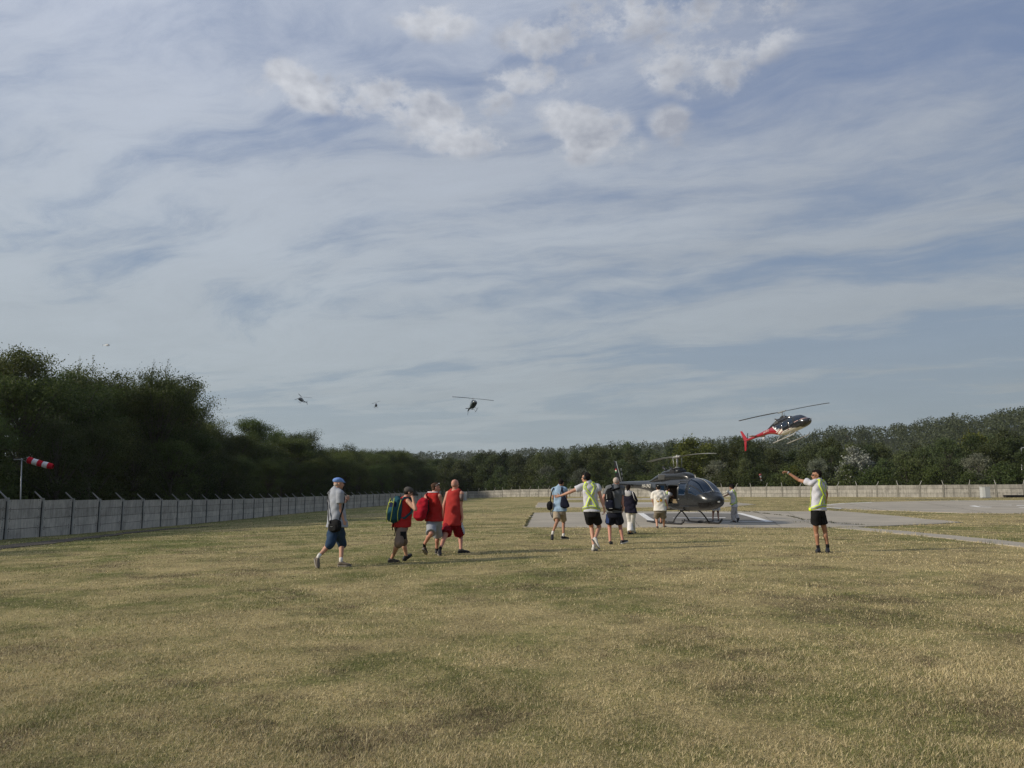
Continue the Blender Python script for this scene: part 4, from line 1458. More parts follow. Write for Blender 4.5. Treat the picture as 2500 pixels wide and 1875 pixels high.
def hair(J, mat, long=False, name='hair', top_=.012, back=.016, vol=1.0, fade=False):
    H_ = lambda x, y, z: J['hc'] + (J['rh'] * x + J['fh'] * y + J['uh'] * z) * J['s']
    A = (J['rh'], J['fh'], J['uh']); s = J['s']; mb = MB()
    mb.ell(H_(0, -.012 - back, .030 + top_), (.081 * s * vol, .094 * s * vol, .088 * s * vol), A)
    mb.ell(H_(0, .012, .078), (.062 * s * vol, .074 * s * vol, .046 * s * vol), A)
    mb.ell(H_(0, -.055, -.015), (.066 * s, .050 * s, .060 * s), A)
    return cl(J, name, mb, mat, .009, .003, 2, 3.0)


def eyes(J):
    for q in (-1, 1):
        mb = MB(); c = J['hc'] + (J['rh'] * q * .031 + J['fh'] * .082 + J['uh'] * .0) * J['s']
        mb.ell(c, (.013, .009, .008), (J['rh'], J['fh'], J['uh']), 8, 6); mb.build('eye', HAIR_D, J['o'], True, J['base'])


def surf(J, t, ang, off):
    """point on the shirt: t along the spine, ang degrees (0 = back, 90 = right side, -90 = left)"""
    S = J['secs']; ts = [q[0] for q in S]
    w_ = np.interp(t, ts, [q[1] for q in S]) + off; d_ = np.interp(t, ts, [q[2] for q in S]) + off
    sx, cx_ = math.sin(R(ang)), math.cos(R(ang)); e = 2.4
    return tpt(J, t) + J['rb'] * float(w_) * math.copysign(abs(sx) ** (2 / e), sx) - J['fb'] * float(d_) * math.copysign(abs(cx_) ** (2 / e), cx_)


def ribbon(J, pts, width, mat, name, parent, off=.012, th=.006, origin=None, n=7):
    """strap that follows the shirt; pts = [(t, ang), ...]"""
    fine = []
    for (a, b2) in zip(pts[:-1], pts[1:]):
        for i in range(n): fine.append((a[0] + (b2[0] - a[0]) * i / n, a[1] + (b2[1] - a[1]) * i / n))
    fine.append(pts[-1])
    ci, co = [surf(J, t, a, off) for t, a in fine], [surf(J, t, a, off + th) for t, a in fine]
    rs = []
    for i in range(len(ci)):
        tg = (ci[min(i + 1, len(ci) - 1)] - ci[max(i - 1, 0)]).normalized(); nn = (co[i] - ci[i]).normalized(); s_ = tg.cross(nn).normalized() * width / 2
        rs.append([ci[i] - s_, ci[i] + s_, co[i] + s_, co[i] - s_])
    mb = MB(); mb.rings(rs)
    return mb.build(name, mat, parent, True, J['base'] if origin is None else origin)


def strap3(pts, width, mat, name, parent, origin, th=.006, nrm=None):
    mb = MB(); P = [Vector(p) for p in pts]; rs = []
    for i, p in enumerate(P):
        tg = (P[min(i + 1, len(P) - 1)] - P[max(i - 1, 0)]).normalized(); s_ = tg.cross(nrm).normalized() * width / 2; n2 = s_.cross(tg).normalized() * th
        rs.append([p - s_, p + s_, p + s_ + n2, p - s_ + n2])
    mb.rings(rs)
    return mb.build(name, mat, parent, True, origin)


HI = pmat('hi_vis_yellow', (.62, .80, .03), .6, .04, 20); REFL = pmat('reflective_grey', (.30, .32, .30), .4, .06, 20)


def harness(J):
    p1 = [(1.0, -32), (.86, -38), (.55, 2), (.18, 44)]
    p2 = [(1.0, 32), (.86, 40), (.55, 2), (.20, -30)]
    wb = [(.08, -100), (.15, -60), (.20, -10), (.17, 40), (.12, 85), (.06, 110)]
    h = ribbon(J, p1, .080, HI, 'safety_harness', J['o'], .016)
    ribbon(J, p1, .036, REFL, 'reflective_strip', h, .023, .003)
    h2 = ribbon(J, p2, .080, HI, 'safety_harness', J['o'], .011)
    ribbon(J, p2, .036, REFL, 'reflective_strip', h2, .018, .003)
    h3 = ribbon(J, wb, .075, HI, 'safety_belt', J['o'], .014)
    ribbon(J, wb, .036, REFL, 'reflective_strip', h3, .021, .003)
    fr = [(.06, 110), (.03, 150), (.05, 205), (.06, 260)]
    ribbon(J, fr, .07, HI, 'safety_belt', J['o'], .014)
    for q in (-1, 1): ribbon(J, [(1.0, 32 * q), (.99, 90 * q), (.9, 150 * q), (.5, 158 * q), (.06, 150 * q)], .055, HI, 'safety_harness', J['o'], .016)


def rbox(mb, c, ax, sz, e=3.2, n=22, m=9, taper=(1, 1), lean=0.0):
    """soft rounded box, ax = (right, out, up)"""
    c = Vector(c); rs = []
    for i in range(m):
        q = -1 + 2 * i / (m - 1)
        k = (1 - abs(q) ** 3.4) ** (1 / 3.4) if abs(q) < 1 else .32
        k = max(k, .32)
        tp = taper[0] + (taper[1] - taper[0]) * (q + 1) / 2
        rs.append(ell_ring(c + ax[2] * (q * sz[2] / 2) + ax[1] * lean * q, ax[0], ax[1], sz[0] / 2 * k * tp, sz[1] / 2 * k * tp, n, e))
    mb.rings(rs)


def bag_root(name, c, label, cat):
    b0 = Vector(c); r_ = empty(name, b0); tag(r_, label, cat); return r_, b0


def blob_bag(r_, b0, name, mat, c, ax, sz, fold=.004, **k):
    mb = MB(); rbox(mb, c, ax, sz, **k)
    return fuse(name, mb, mat, r_, .012, b0, 2, fold, 1.3, 3.3)


# ---- 1: man in the flat cap
TEE_G = cloth('pale_grey_shirt', (.29, .31, .35)); DENIM = cloth('blue_denim', (.026, .050, .092)); GSHOE = pmat('taupe_shoe', (.13, .105, .08), .9, .1)
WS = cloth('white_sock', (.62, .60, .57))
c1 = Crop(750, 1150, 6.638)
J = person(c1, 'man in blue flat cap, grey shirt and denim shorts holding up a phone', (600, 1540), (470, 905), (462, 292), (512, 205), 48, 62,
           {'R': ((522, 640), -1, (606, 856), 1, (632, 960), .5, 1), 'L': ((600, 560), 1, (632, 480), 1, (690, 412), .7, 1, Vector((.2, .5, .6)), Vector((-.3, -.2, .8)))},
           {'R': dict(k=((565, 1180), 1), a=(545, 1445), heel=((505, 1545), 'g'), toe=((705, 1545), 'g')),
            'L': dict(k=((365, 1195), -1), a=(190, 1372), heel=((118, 1395), -.22), toe=((165, 1580), 'g'))}, SK_A, 1.0, 1.05, .02, neck_d=.03)
top(J, TEE_G, hem=.0, belly=.03, wd=1.05, sleeve=.66, loose=.012, fold=.007)
legwear(J, DENIM, lo=1.02, name='denim_shorts', wide=.012, fold=.007)
shoe(J, 'L', GSHOE, SOLE, WS, .01); shoe(J, 'R', GSHOE, SOLE, WS, .01)
HB = lambda J, x, y, z: J['hc'] + (J['rh'] * x + J['fh'] * y + J['uh'] * z) * J['s']
mb = MB(); A = (J['rh'], J['fh'], J['uh'])
mb.ell(HB(J, 0, -.02, .068), (.092, .115, .062), A); mb.ell(HB(J, 0, .035, .062), (.080, .085, .044), (J['rh'], (J['fh'] - J['uh'] * .35).normalized(), (J['uh'] + J['fh'] * .35).normalized())); mb.ell(HB(J, 0, .098, .036), (.066, .052, .012), (J['rh'], (J['fh'] - J['uh'] * .2).normalized(), J['uh']))
cl(J, 'flat_cap', mb, cloth('blue_cap_cloth', (.16, .27, .56)), .009, .0025, 3, 2)
hr = MB(); hr.ell(HB(J, 0, -.05, -.012), (.070, .058, .045), A); cl(J, 'hair', hr, HAIR_W, .009, .001)
wm = MB(); d_ = (J['wrL'] - J['elL']).normalized(); wm.tube([J['wrL'] - d_ * .035, J['wrL'] - d_ * .005], .034, 12); wm.build('watch', BLK, J['o'], True, J['base'])
hp = J['handL']
ph, b0 = bag_root('phone', hp + Vector((.035, .03, .06)), 'black phone held up in the raised hand of the man in the blue cap', 'phone')
mb = MB(); mb.box((0, 0, 0), (.012, .15, .075), Matrix.Rotation(R(18), 3, 'Z')); mb.build('case', BLKS, ph); mb = MB(); mb.box((-.0075, -.002, 0), (.002, .14, .066), Matrix.Rotation(R(18), 3, 'Z')); mb.build('screen', LENS, ph)
c_ = J['P3']((445, 885), -.16)
bg_, b0 = bag_root('shoulder_bag', c_, 'black zipped shoulder bag hanging at the hip of the man in the blue cap', 'bag')
ax = (rt_(30), -hd(30), Vector((0, 0, 1)))
bb = blob_bag(bg_, b0, 'bag_body', BLK, c_, ax, (.30, .14, .27))
blob_bag(bg_, b0, 'pocket', BLK, c_ + ax[1] * .06 - ax[2] * .03, ax, (.22, .06, .17))
mb = MB(); mb.box(c_ + ax[1] * .094 - ax[0] * .07 + ax[2] * .06, (.012, .012, .06)); mb.box(c_ + ax[1] * .098 - ax[2] * .015, (.05, .006, .006)); mb.build('zip_pull', metal, bg_, False, b0)
S_ = lambda t, a, o=.02: surf(J, t, a, o)
strap3([c_ - ax[0] * .10 + ax[2] * .12, S_(.12, 14, .03), S_(.4, 4, .025), S_(.65, -4, .022), S_(.85, -12, .022), S_(.97, -24, .022)], .03, BLK, 'strap', bg_, b0, nrm=-J['fb'])
strap3([c_ + ax[0] * .13 + ax[2] * .12, S_(.25, 82), S_(.5, 100), S_(.75, 120), S_(.95, 150)], .03, BLK, 'strap', bg_, b0, nrm=J['rb'])

# ---- 2: man with the teal backpack
RED_A = cloth('red_vest_cloth', (.32, .018, .016)); BRN = cloth('brown_cargo_cloth', (.17, .125, .095)); CAPG = cloth('dark_grey_cap', (.085, .078, .072))
c2 = Crop(930, 1180, 7.9)
J = person(c2, 'man in grey cap and red vest with teal backpack raising a camera to his face', (250, 1535), (392, 830), (470, 275), (535, 180), 58, 66,
           {'R': ((665, 500), -1, (618, 300), 1, (600, 215), 1.0, 1), 'L': ((640, 440), 1, (605, 285), 1, (590, 200), 1.0, 1)},
           {'R': dict(k=((345, 1150), -1), a=(212, 1440), heel=((165, 1530), 'g'), toe=((335, 1528), 'g')),
            'L': dict(k=((440, 1140), 1), a=(490, 1390), heel=((492, 1462), .42), toe=((590, 1385), .52))}, SK_A, .93, 1.05, .03, neck_d=.10, pitch=12)
top(J, RED_A, 'tank', hem=-.02, belly=.03, loose=.012, fold=.007)
legwear(J, BRN, lo=1.12, name='cargo_shorts', wide=.006, fold=.006)
mb = MB(); kk = J['hipR'].lerp(J['knR'], .48) + rt_(58) * .122; mb.box(kk, (.012, .13, .16), Matrix.Rotation(R(-58), 3, 'Z') @ Matrix.Rotation(R(0), 3, 'X')); mb.build('leg_pocket', BLK, J['o'], False, J['base'])
shoe(J, 'L', BLKS, BLKS, None); shoe(J, 'R', BLKS, BLKS, None)
A = (J['rh'], J['fh'], J['uh'])
mb = MB(); mb.ell(HB(J, 0, -.012, .055), (.089, .108, .078), A); cp_ = cl(J, 'cap', mb, CAPG, .009, .001)
mb = MB(); mb.ell(HB(J, 0, .105, .040), (.070, .060, .010), A); mb.build('visor', CAPG, cp_, True, J['base'])
hair(J, HAIR_D, top_=-.01, back=.006, vol=.98)
cm = HB(J, .02, .145, .0)
r_, b0 = bag_root('camera', cm, 'small dark camera held to the face of the man with the teal backpack', 'camera')
mb = MB(); rot = Matrix.Rotation(-R(66), 3, 'Z'); mb.box(cm, (.12, .045, .075), rot); mb.box(cm + Vector((0, 0, .045)), (.04, .035, .02), rot); mb.build('camera_body', BLKS, r_, False, b0)
mb = MB(); mb.tube([cm + J['fh'] * .02, cm + J['fh'] * .075], .03, 14); mb.build('lens', LENS, r_, True, b0)
TEAL = cloth('teal_pack_cloth', (.014, .062, .085)); TEAL2 = cloth('dark_blue_pack_cloth', (.010, .016, .05)); LIME = pmat('lime_piping', (.45, .52, .08), .7)
bc = J['P3']((288, 505), -.06)
bp_, b0 = bag_root('backpack', bc, 'teal backpack with lime piping worn by the man in the grey cap', 'backpack')
out = (-J['fb'] + J['rb'] * .25).normalized(); rr_ = Vector((0, 0, 1)).cross(out).normalized() * -1; upb = (J['up'] + Vector((0, 0, .3))).normalized()
rr_ = out.cross(upb).normalized(); ax = (rr_, out, upb)
blob_bag(bp_, b0, 'pack_body', TEAL, bc, ax, (.33, .20, .58), taper=(1.05, .8), e=3)
blob_bag(bp_, b0, 'front_pocket', TEAL, bc + out * .09 - upb * .09, ax, (.26, .12, .34), e=3)
blob_bag(bp_, b0, 'top_pocket', TEAL2, bc + out * .085 + upb * .10, ax, (.20, .09, .17), e=3)
for sx in (-1, 1):
    mb = MB(); mb.tube([bc + rr_ * sx * (.06 + .03 * math.sin(q * 3)) + out * (.165 - .07 * max(0, q - .5)) + upb * (-.27 + .52 * q) for q in [i / 8 for i in range(9)]], .008, 6); mb.build('piping', LIME, bp_, True, b0)
    mb = MB(); mb.tube([bc + rr_ * sx * .155 + out * (.03 + .03 * math.sin(q * 4)) + upb * (-.25 + .46 * q) for q in [i / 8 for i in range(9)]], .007, 6); mb.build('piping', LIME, bp_, True, b0)
mb = MB(); mb.tube([bc + rr_ * x * .10 + out * .15 + upb * (.17 - .03 * x * x) for x in (-1, -.5, 0, .5, 1)], .007, 6); mb.build('piping', LIME, bp_, True, b0)
S_ = lambda t, a, o=.02: surf(J, t, a, o)
for q in (1, -1):
    strap3([bc + upb * .24 + rr_ * -q * .07 * -1, S_(.88, 30 * q, .03), S_(1.0, 45 * q, .03), S_(.98, 110 * q, .03), S_(.8, 140 * q, .03), S_(.5, 125 * q, .03), S_(.3, 80 * q, .02), bc - upb * .2], .05, TEAL, 'shoulder_strap', bp_, b0, .012, nrm=J['rb'])
mb = MB(); mb.tube([bc - upb * .27 + rr_ * .03, bc - upb * .36 + rr_ * .05, bc - upb * .44 + rr_ * .03], .012, 6); mb.tube([bc - upb * .27 - rr_ * .10, bc - upb * .42 - rr_ * .08, bc - upb * .56 - rr_ * .05], .010, 6); mb.build('loose_strap', BLK, bp_, True, b0)

# ---- 3: man with the red rucksack on one shoulder
c3 = Crop(1010, 1160, 7.9)
GDEN = cloth('pale_grey_denim', (.27, .29, .32)); RED_B = cloth('crimson_rucksack_cloth', (.33, .010, .022)); BRSHOE = pmat('brown_boot', (.085, .062, .045), .9, .2)
J = person(c3, 'man in red vest and pale denim shorts with sunglasses pushed up on his head', (440, 1545), (395, 885), (385, 335), (428, 245), 35, 72,
           {'R': ((525, 620), 1, (548, 800), 1, None, .5), 'L': ((225, 560), -1, (215, 420), 1, (230, 380), 1.3, 1)},
           {'L': dict(k=((335, 1125), -1), a=(205, 1330), heel=((135, 1370), -.20), toe=((245, 1538), 'g')),
            'R': dict(k=((460, 1165), 1), a=(445, 1440), heel=((435, 1520), 'g'), toe=((500, 1505), 'g'))}, SK_C, .97, 1.08, .02)
top(J, RED_A, 'tank', hem=.0, loose=.014, fold=.006)
legwear(J, GDEN, lo=.98, name='denim_shorts', wide=.008, fold=.006)
shoe(J, 'L', BRSHOE, SOLE, BLK, .02, .03); shoe(J, 'R', BLKS, SOLE, BLK)
hair(J, HAIR_B); eyes(J)
mb = MB()
for q in (-1, 1): mb.tube([HB(J, q * (.012 + .055 * (i / 6)), .085 - .03 * (i / 6) ** 2, .105 + .006 * math.sin(i)) for i in range(7)], .010, 6); mb.tube([HB(J, q * .07, .05, .10), HB(J, q * .088, -.02, .06)], .004, 5)
mb.build('sunglasses', metal, J['o'], True, J['base'])
mb = MB(); mb.tube([surf(J, .97, a, .0) + Vector((0, 0, .03)) for a in range(-80, 90, 20)], .012, 6); mb.build('neck_band', white_c, J['o'], True, J['base'])
bc = J['P3']((152, 655), -.16)
bp_, b0 = bag_root('rucksack', bc, 'plain crimson rucksack slung from one shoulder of the man in pale denim shorts', 'backpack')
ax = (rt_(20), -hd(20), (Vector((.18, 0, 1))).normalized())
blob_bag(bp_, b0, 'pack_body', RED_B, bc, ax, (.33, .24, .55), taper=(1.10, .78), fold=.010, e=2.8)
blob_bag(bp_, b0, 'front_pocket', RED_B, bc + ax[1] * .11 - ax[2] * .1, ax, (.26, .10, .26), e=2.6, fold=.006)
S_ = lambda t, a, o=.02: surf(J, t, a, o)
strap3([bc + ax[2] * .25 + ax[0] * .08, S_(.88, -40, .03), J['shL'] + Vector((.02, 0, .085)), J['shL'] + J['fb'] * .09, S_(.6, -130, .04)], .07, RED_B, 'shoulder_strap', bp_, b0, .014, nrm=J['rb'])
strap3([bc + ax[2] * .22 + ax[0] * .13, bc + ax[2] * .0 + ax[0] * .19, bc - ax[2] * .25 + ax[0] * .15], .03, BLK, 'loose_strap', bp_, b0, .008, nrm=-J['fb'])

# ---- 4: bald man
RED_C = cloth('faded_red_vest_cloth', (.35, .034, .030)); RED_D = cloth('dark_red_shorts_cloth', (.20, .008, .016)); 
J = person(c3, 'bald man in long faded red vest and dark red shorts', (960, 1500), (752, 905), (795, 280), (800, 180), 25, 40,
           {'L': ((562, 650), -1, (562, 835), 1, None, .6), 'R': ((905, 615), -1, (945, 835), 1, (905, 960), .35, 1)},
           {'L': dict(k=((600, 1185), -1), a=(515, 1410), heel=((480, 1440), -.30), toe=((495, 1560), 'g')),
            'R': dict(k=((905, 1185), 1), a=(908, 1440), heel=((880, 1500), 'g'), toe=((1050, 1498), 'g'))}, SK_C, 1.03, 1.12, .03)
top(J, RED_C, 'tank', hem=-.10, loose=.016, belly=.02, fold=.007)
ls = legwear(J, RED_D, lo=.78, name='sport_shorts', wide=.020, fold=.008)
mb = MB()
for k in range(4):
    a = J['hipR'].lerp(J['knR'], .12 + .15 * k) + rt_(25) * .152; mb.box(a, (.012, .05, .12), Matrix.Rotation(R(-20), 3, 'Z'))
mb.build('side_stripe', cloth('pale_blue_stripe', (.45, .50, .58)), J['o'], False, J['base'])
shoe(J, 'L', BLKS, SOLE, BLK, .0, .02); shoe(J, 'R', BLKS, BLKS, None)
hr = MB(); hr.ell(HB(J, 0, -.032, .0), (.079, .078, .078), (J['rh'], J['fh'], J['uh'])); hh_ = cl(J, 'stubble', hr, pmat('shaved_scalp', (.36, .20, .145), .6, .08, 20), .009, 0)
mb = MB(); d_ = (J['elR'] - J['shR']); mb.tube([J['shR'] + d_ * .05, J['shR'] + d_ * .35, J['shR'] + d_ * .62], [.0595, .0575, .0525], 16); mb.build('tattoo', pmat('tattooed_skin', (.16, .11, .095), .6, .5, 22), J['o'], True, J['base'])

# ---- 5: man in the pale blue shirt with two bags
c5 = Crop(1330, 1150, 7.9)
BLUE = cloth('pale_blue_shirt_cloth', (.27, .38, .50)); BEI = cloth('beige_shorts_cloth', (.30, .245, .175)); NAVY = cloth('navy_bag_cloth', (.012, .014, .028))
J = person(c5, 'dark haired man in pale blue shirt and beige shorts carrying two black bags', (385, 1310), (283, 770), (285, 300), (318, 235), 12, 30,
           {'R': ((415, 510), 1, (395, 560), 1, None, 1.2), 'L': ((160, 520), 1, (190, 560), 1, None, 1.2)},
           {'L': dict(k=((235, 980), -1), a=(155, 1180), heel=((140, 1195), -.16), toe=((138, 1335), 'g')),
            'R': dict(k=((362, 985), 1), a=(358, 1240), heel=((325, 1312), 'g'), toe=((455, 1308), 'g'))}, SK_B, .97, .98, .01, pitch=22, neck_d=.05, shw=.172)
top(J, BLUE, hem=-.02, loose=.02, sleeve=.6, fold=.009, wd=1.02)
legwear(J, BEI, lo=.80, name='shorts', wide=.010, waist=.08)
shoe(J, 'L', BLKS, BLKS, WS, 0, .03); shoe(J, 'R', BLKS, SOLE, WS, 0, .05)
hair(J, HAIR_D)
bc = J['P3']((98, 668), -.04)
r_, b0 = bag_root('pouch_bag', bc, 'small round black camera bag hanging at the left hip of the man in pale blue', 'bag')
ax = (rt_(20), -hd(20), Vector((0, 0, 1)))
blob_bag(r_, b0, 'bag_body', BLK, bc, ax, (.185, .15, .27), e=2.4); blob_bag(r_, b0, 'pocket', BLK, bc + ax[1] * .06 - ax[0] * .02, ax, (.12, .06, .18))
S_ = lambda t, a, o=.02: surf(J, t, a, o)
strap3([bc + ax[2] * .12 + ax[0] * .02, J['P3']((112, 520), -.04), J['P3']((145, 380), -.02), J['P3']((170, 325), 0)], .035, BLK, 'strap', r_, b0, nrm=-J['fb'])
strap3([bc - ax[2] * .1 + ax[0] * .02, J['P3']((118, 830), -.04), J['P3']((148, 905), -.04), J['P3']((152, 870), -.04), J['P3']((135, 760), -.04)], .022, BLK, 'loose_strap', r_, b0, nrm=-J['fb'])
bc = J['P3']((378, 605), -.19)
r_, b0 = bag_root('sling_bag', bc, 'slumped navy black sling bag on the right side of the man in pale blue', 'bag')
mb = MB(); ax = (rt_(5), -hd(5), Vector((-.12, 0, 1)).normalized()); rbox(mb, bc, ax, (.26, .12, .36), taper=(1.25, .6)); fuse('bag_body', mb, NAVY, r_, .012, b0, 2, .006, 1.2)
strap3([bc + ax[2] * .15 + ax[0] * .03, J['P3']((352, 430), -.17), J['P3']((330, 330), -.12), J['P3']((322, 310), -.02)], .05, NAVY, 'strap', r_, b0, nrm=-J['fb'])
strap3([bc + ax[2] * .15 - ax[0] * .06, J['P3']((305, 450), -.18), J['P3']((325, 345), -.13), J['P3']((330, 315), -.04)], .03, NAVY, 'strap', r_, b0, nrm=-J['fb'])

# ---- 6: marshal with headphones
WPOLO = cloth('white_polo_cloth', (.50, .50, .54)); 
J = person(c5, 'tall marshal in white polo, yellow harness and headphones reaching out his left arm', (955, 1540), (905, 800), (858, 225), (795, 130), 5, -62,
           {'L': ((480, 410), 1, (300, 478), 1, (185, 492), .12, 1, Vector((0, -1, .1)), Vector((.1, 0, 1))), 'R': ((1095, 560), 1, (1158, 765), 1, (1150, 860), .7, 1)},
           {'L': dict(k=((900, 1080), 1), a=(945, 1450), heel=((935, 1545), 'g'), toe=((985, 1535), 'g')),
            'R': dict(k=((1050, 1080), 1), a=(965, 1312), heel=((925, 1350), -.12), toe=((1040, 1500), -.2))}, SK_A, 1.04, 1.0, 0, shw=.19, sh={'L': ((692, 318), 0.02)})
top(J, WPOLO, hem=.03, loose=.006, sleeve=.42, fold=.008)
legwear(J, BLK, lo=.66, name='shorts', wide=.008, waist=.05)
shoe(J, 'L', pmat('white_trainer', (.52, .50, .46), .8, .1), SOLE, WS, .01, .03); shoe(J, 'R', MATS['white_trainer'], pmat('dark_sole', (.10, .09, .085), .9), WS, .02, .03)
hair(J, HAIR_D); eyes(J); harness(J)
hp_ = None
for q in (-1, 1):
    mb = MB(); c_ = HB(J, q * .092, -.005, -.005); mb.ell(c_, (.030, .042, .050), (J['rh'], J['fh'], J['uh'])); o = mb.build('headphone_cup', BLKS, J['o'], True, J['base'])
mb = MB(); mb.tube([HB(J, .096 * math.cos(a), -.008, .02 + .118 * math.sin(a)) for a in [PI * i / 12 for i in range(13)]], .010, 8); mb.build('headphone_band', BLKS, J['o'], True, J['base'])

# ---- 7: white haired man with the black backpack
c7 = Crop(1460, 1150, 8.29)
GPOLO = cloth('grey_polo_cloth', (.115, .122, .130)); NVS = cloth('navy_shorts_cloth', (.012, .014, .024))
J = person(c7, 'white haired man in dark grey polo and navy shorts with a black backpack', (530, 1478), (330, 850), (350, 285), (372, 215), 8, 35,
           {'L': ((100, 560), 1, (118, 740), 1, None, .6), 'R': ((490, 610), 1, (510, 765), 1, (500, 850), .6, 1)},
           {'L': dict(k=((232, 1120), 1), a=(245, 1430), heel=((255, 1490), 'g'), toe=((275, 1470), 'g')),
            'R': dict(k=((450, 1115), 1), a=(498, 1400), heel=((480, 1470), .10), toe=((600, 1430), .25))}, SK_C, 1.0, 1.05, .03, shw=.19)
top(J, GPOLO, hem=.02, belly=.02, loose=.008, sleeve=.62, fold=.008)
legwear(J, NVS, lo=.66, name='sport_shorts', wide=.028, waist=.06, fold=.007)
mb = MB(); mb.box(J['hipL'].lerp(J['knL'], .36) + Vector((-.095, -.105, -.0)), (.085, .02, .24), Matrix.Rotation(R(-18), 3, 'Z')); mb.build('side_stripe', cloth('blue_stripe_cloth', (.035, .06, .16)), J['o'], False, J['base'])
shoe(J, 'L', BLKS, BLKS, None); shoe(J, 'R', BLKS, WSOLE, None)
hr = MB(); hr.ell(HB(J, 0, -.022, .030), (.081, .094, .092), (J['rh'], J['fh'], J['uh'])); cl(J, 'hair', hr, pmat('white_cropped_hair', (.44, .36, .31), .8, .1, 40, .4, 150), .009, .001)
bc = J['P3']((232, 585), -.26)
r_, b0 = bag_root('backpack', bc, 'black backpack worn high by the white haired man', 'backpack')
ax = (rt_(8), -hd(8), Vector((-.05, 0, 1)).normalized())
blob_bag(r_, b0, 'pack_body', BLK, bc, ax, (.29, .19, .62), taper=(1.0, .72)); blob_bag(r_, b0, 'front_pocket', NAVY, bc + ax[1] * .09 - ax[2] * .12, ax, (.22, .10, .26)); blob_bag(r_, b0, 'top_pocket', BLK, bc + ax[1] * .08 + ax[2] * .10, ax, (.18, .09, .20))
mb = MB(); mb.box(bc + ax[1] * .135 - ax[0] * .07 + ax[2] * .09, (.012, .01, .12)); mb.box(bc + ax[1] * .14 - ax[0] * .06 - ax[2] * .02, (.028, .01, .028)); mb.box(bc + ax[1] * .145 - ax[2] * .225 + ax[0] * .02, (.09, .006, .010)); mb.build('reflective_tab', WSOLE, r_, False, b0)
S_ = lambda t, a, o=.02: surf(J, t, a, o)
for q in (1, -1):
    strap3([bc + ax[2] * .25 + ax[0] * .05 * q, S_(.90, 34 * q if q > 0 else -25, .035), S_(1.0, 45 * q, .035), S_(.97, 110 * q, .035), S_(.7, 140 * q, .03), S_(.35, 100 * q, .03), S_(.12, 50 * q, .02), bc - ax[2] * .22], .06, BLK, 'shoulder_strap', r_, b0, .012, nrm=J['rb'])

# ---- 8: woman in white trousers
CARD = cloth('navy_cardigan_cloth', (.014, .013, .024)); WTR = cloth('white_trouser_cloth', (.66, .64, .62)); SCF = cloth('white_hood_cloth', (.50, .49, .50))
J = person(c7, 'woman with tied dark hair in navy cardigan, white hood and wide white trousers', (665, 1285), (665, 800), (612, 425), (612, 335), 14, 20,
           {'R': ((775, 600), 1, (750, 650), 1, None, .8), 'L': ((535, 620), 1, (545, 760), 1, None, .5)},
           {'L': dict(k=((652, 1030), 1), a=(655, 1235), heel=((615, 1285), 'g'), toe=((695, 1282), 'g')),
            'R': dict(k=((690, 1030), 1), a=(698, 1230), heel=((715, 1262), 'g'), toe=((745, 1260), 'g'))}, SK_B, .93, .88, 0, shw=.165)
top(J, CARD, hem=-.12, loose=.045, sleeve=1.5, name='cardigan', fold=.010)
legwear(J, WTR, 'trousers', lo=1.93, name='trousers', wide=.026, flare=.012, fold=.010, waist=.05)
shoe(J, 'L', BLKS, BLKS, None); shoe(J, 'R', BLKS, BLKS, None)
mb = MB(); mb.ell(tpt(J, .93) - J['fb'] * .085 - J['rb'] * .02, (.135, .05, .115), (J['rb'], J['fb'], J['up'])); mb.ell(tpt(J, 1.02), (.115, .10, .045), (J['rb'], J['fb'], J['up'])); cl(J, 'hood', mb, SCF, .010, .006)
hair(J, HAIR_D, top_=.004, vol=1.06)
mb = MB(); mb.cap(HB(J, 0, -.10, -.03), HB(J, -.02, -.115, -.17), .035, .018); mb.ell(HB(J, 0, -.10, -.045), (.045, .04, .05)); cl(J, 'hair_tail', mb, HAIR_D, .009, .003, 2, 3)
bc = J['P3']((765, 640), .05)
r_, b0 = bag_root('handbag', bc, 'small dark handbag on a pale strap beside the woman in white trousers', 'bag')
blob_bag(r_, b0, 'bag_body', BLK, bc, (Vector((.3, 1, 0)).normalized(), Vector((1, -.3, 0)).normalized(), Vector((0, 0, 1))), (.24, .08, .17))
strap3([bc + Vector((-.02, -.1, .06)), J['P3']((735, 560), -.15), J['P3']((715, 490), -.16), J['P3']((695, 425), -.11), J['P3']((690, 410), 0)], .026, SCF, 'strap', r_, b0, nrm=-J['fb'])

# ---- 9: man in the printed white T-shirt
c9 = Crop(1580, 1170, 12.76)
CREAM = cloth('cream_tee_cloth', (.66, .63, .57)); KHA = cloth('khaki_shorts_cloth', (.20, .175, .14))
J = person(c9, 'man in black cap and cream T-shirt with yellow back print near the helicopter', (330, 1535), (395, 960), (352, 365), (350, 268), 6, 4,
           {'L': ((165, 650), 1, (205, 790), 1, None, .6), 'R': ((575, 665), 1, (632, 830), 1, (635, 930), .4, 1)},
           {'L': dict(k=((285, 1200), 1), a=(312, 1460), heel=((310, 1535), 'g'), toe=((325, 1525), 'g')),
            'R': dict(k=((515, 1215), 1), a=(522, 1455), heel=((520, 1515), 'g'), toe=((625, 1500), 'g'))}, SK_A, 1.0, 1.12, .02, shw=.20, vox=.011)
top(J, CREAM, hem=-.03, loose=.012, sleeve=.78, fold=.008, wd=1.06)
legwear(J, KHA, lo=.84, name='shorts', wide=.016, waist=.05)
shoe(J, 'L', pmat('brown_sandal', (.09, .06, .045), .8), SOLE, None); shoe(J, 'R', MATS['brown_sandal'], SOLE, None)
A = (J['rh'], J['fh'], J['uh'])
mb = MB(); mb.ell(HB(J, 0, -.012, .050), (.090, .108, .080), A); cp_ = cl(J, 'cap', mb, BLK, .010, .001)
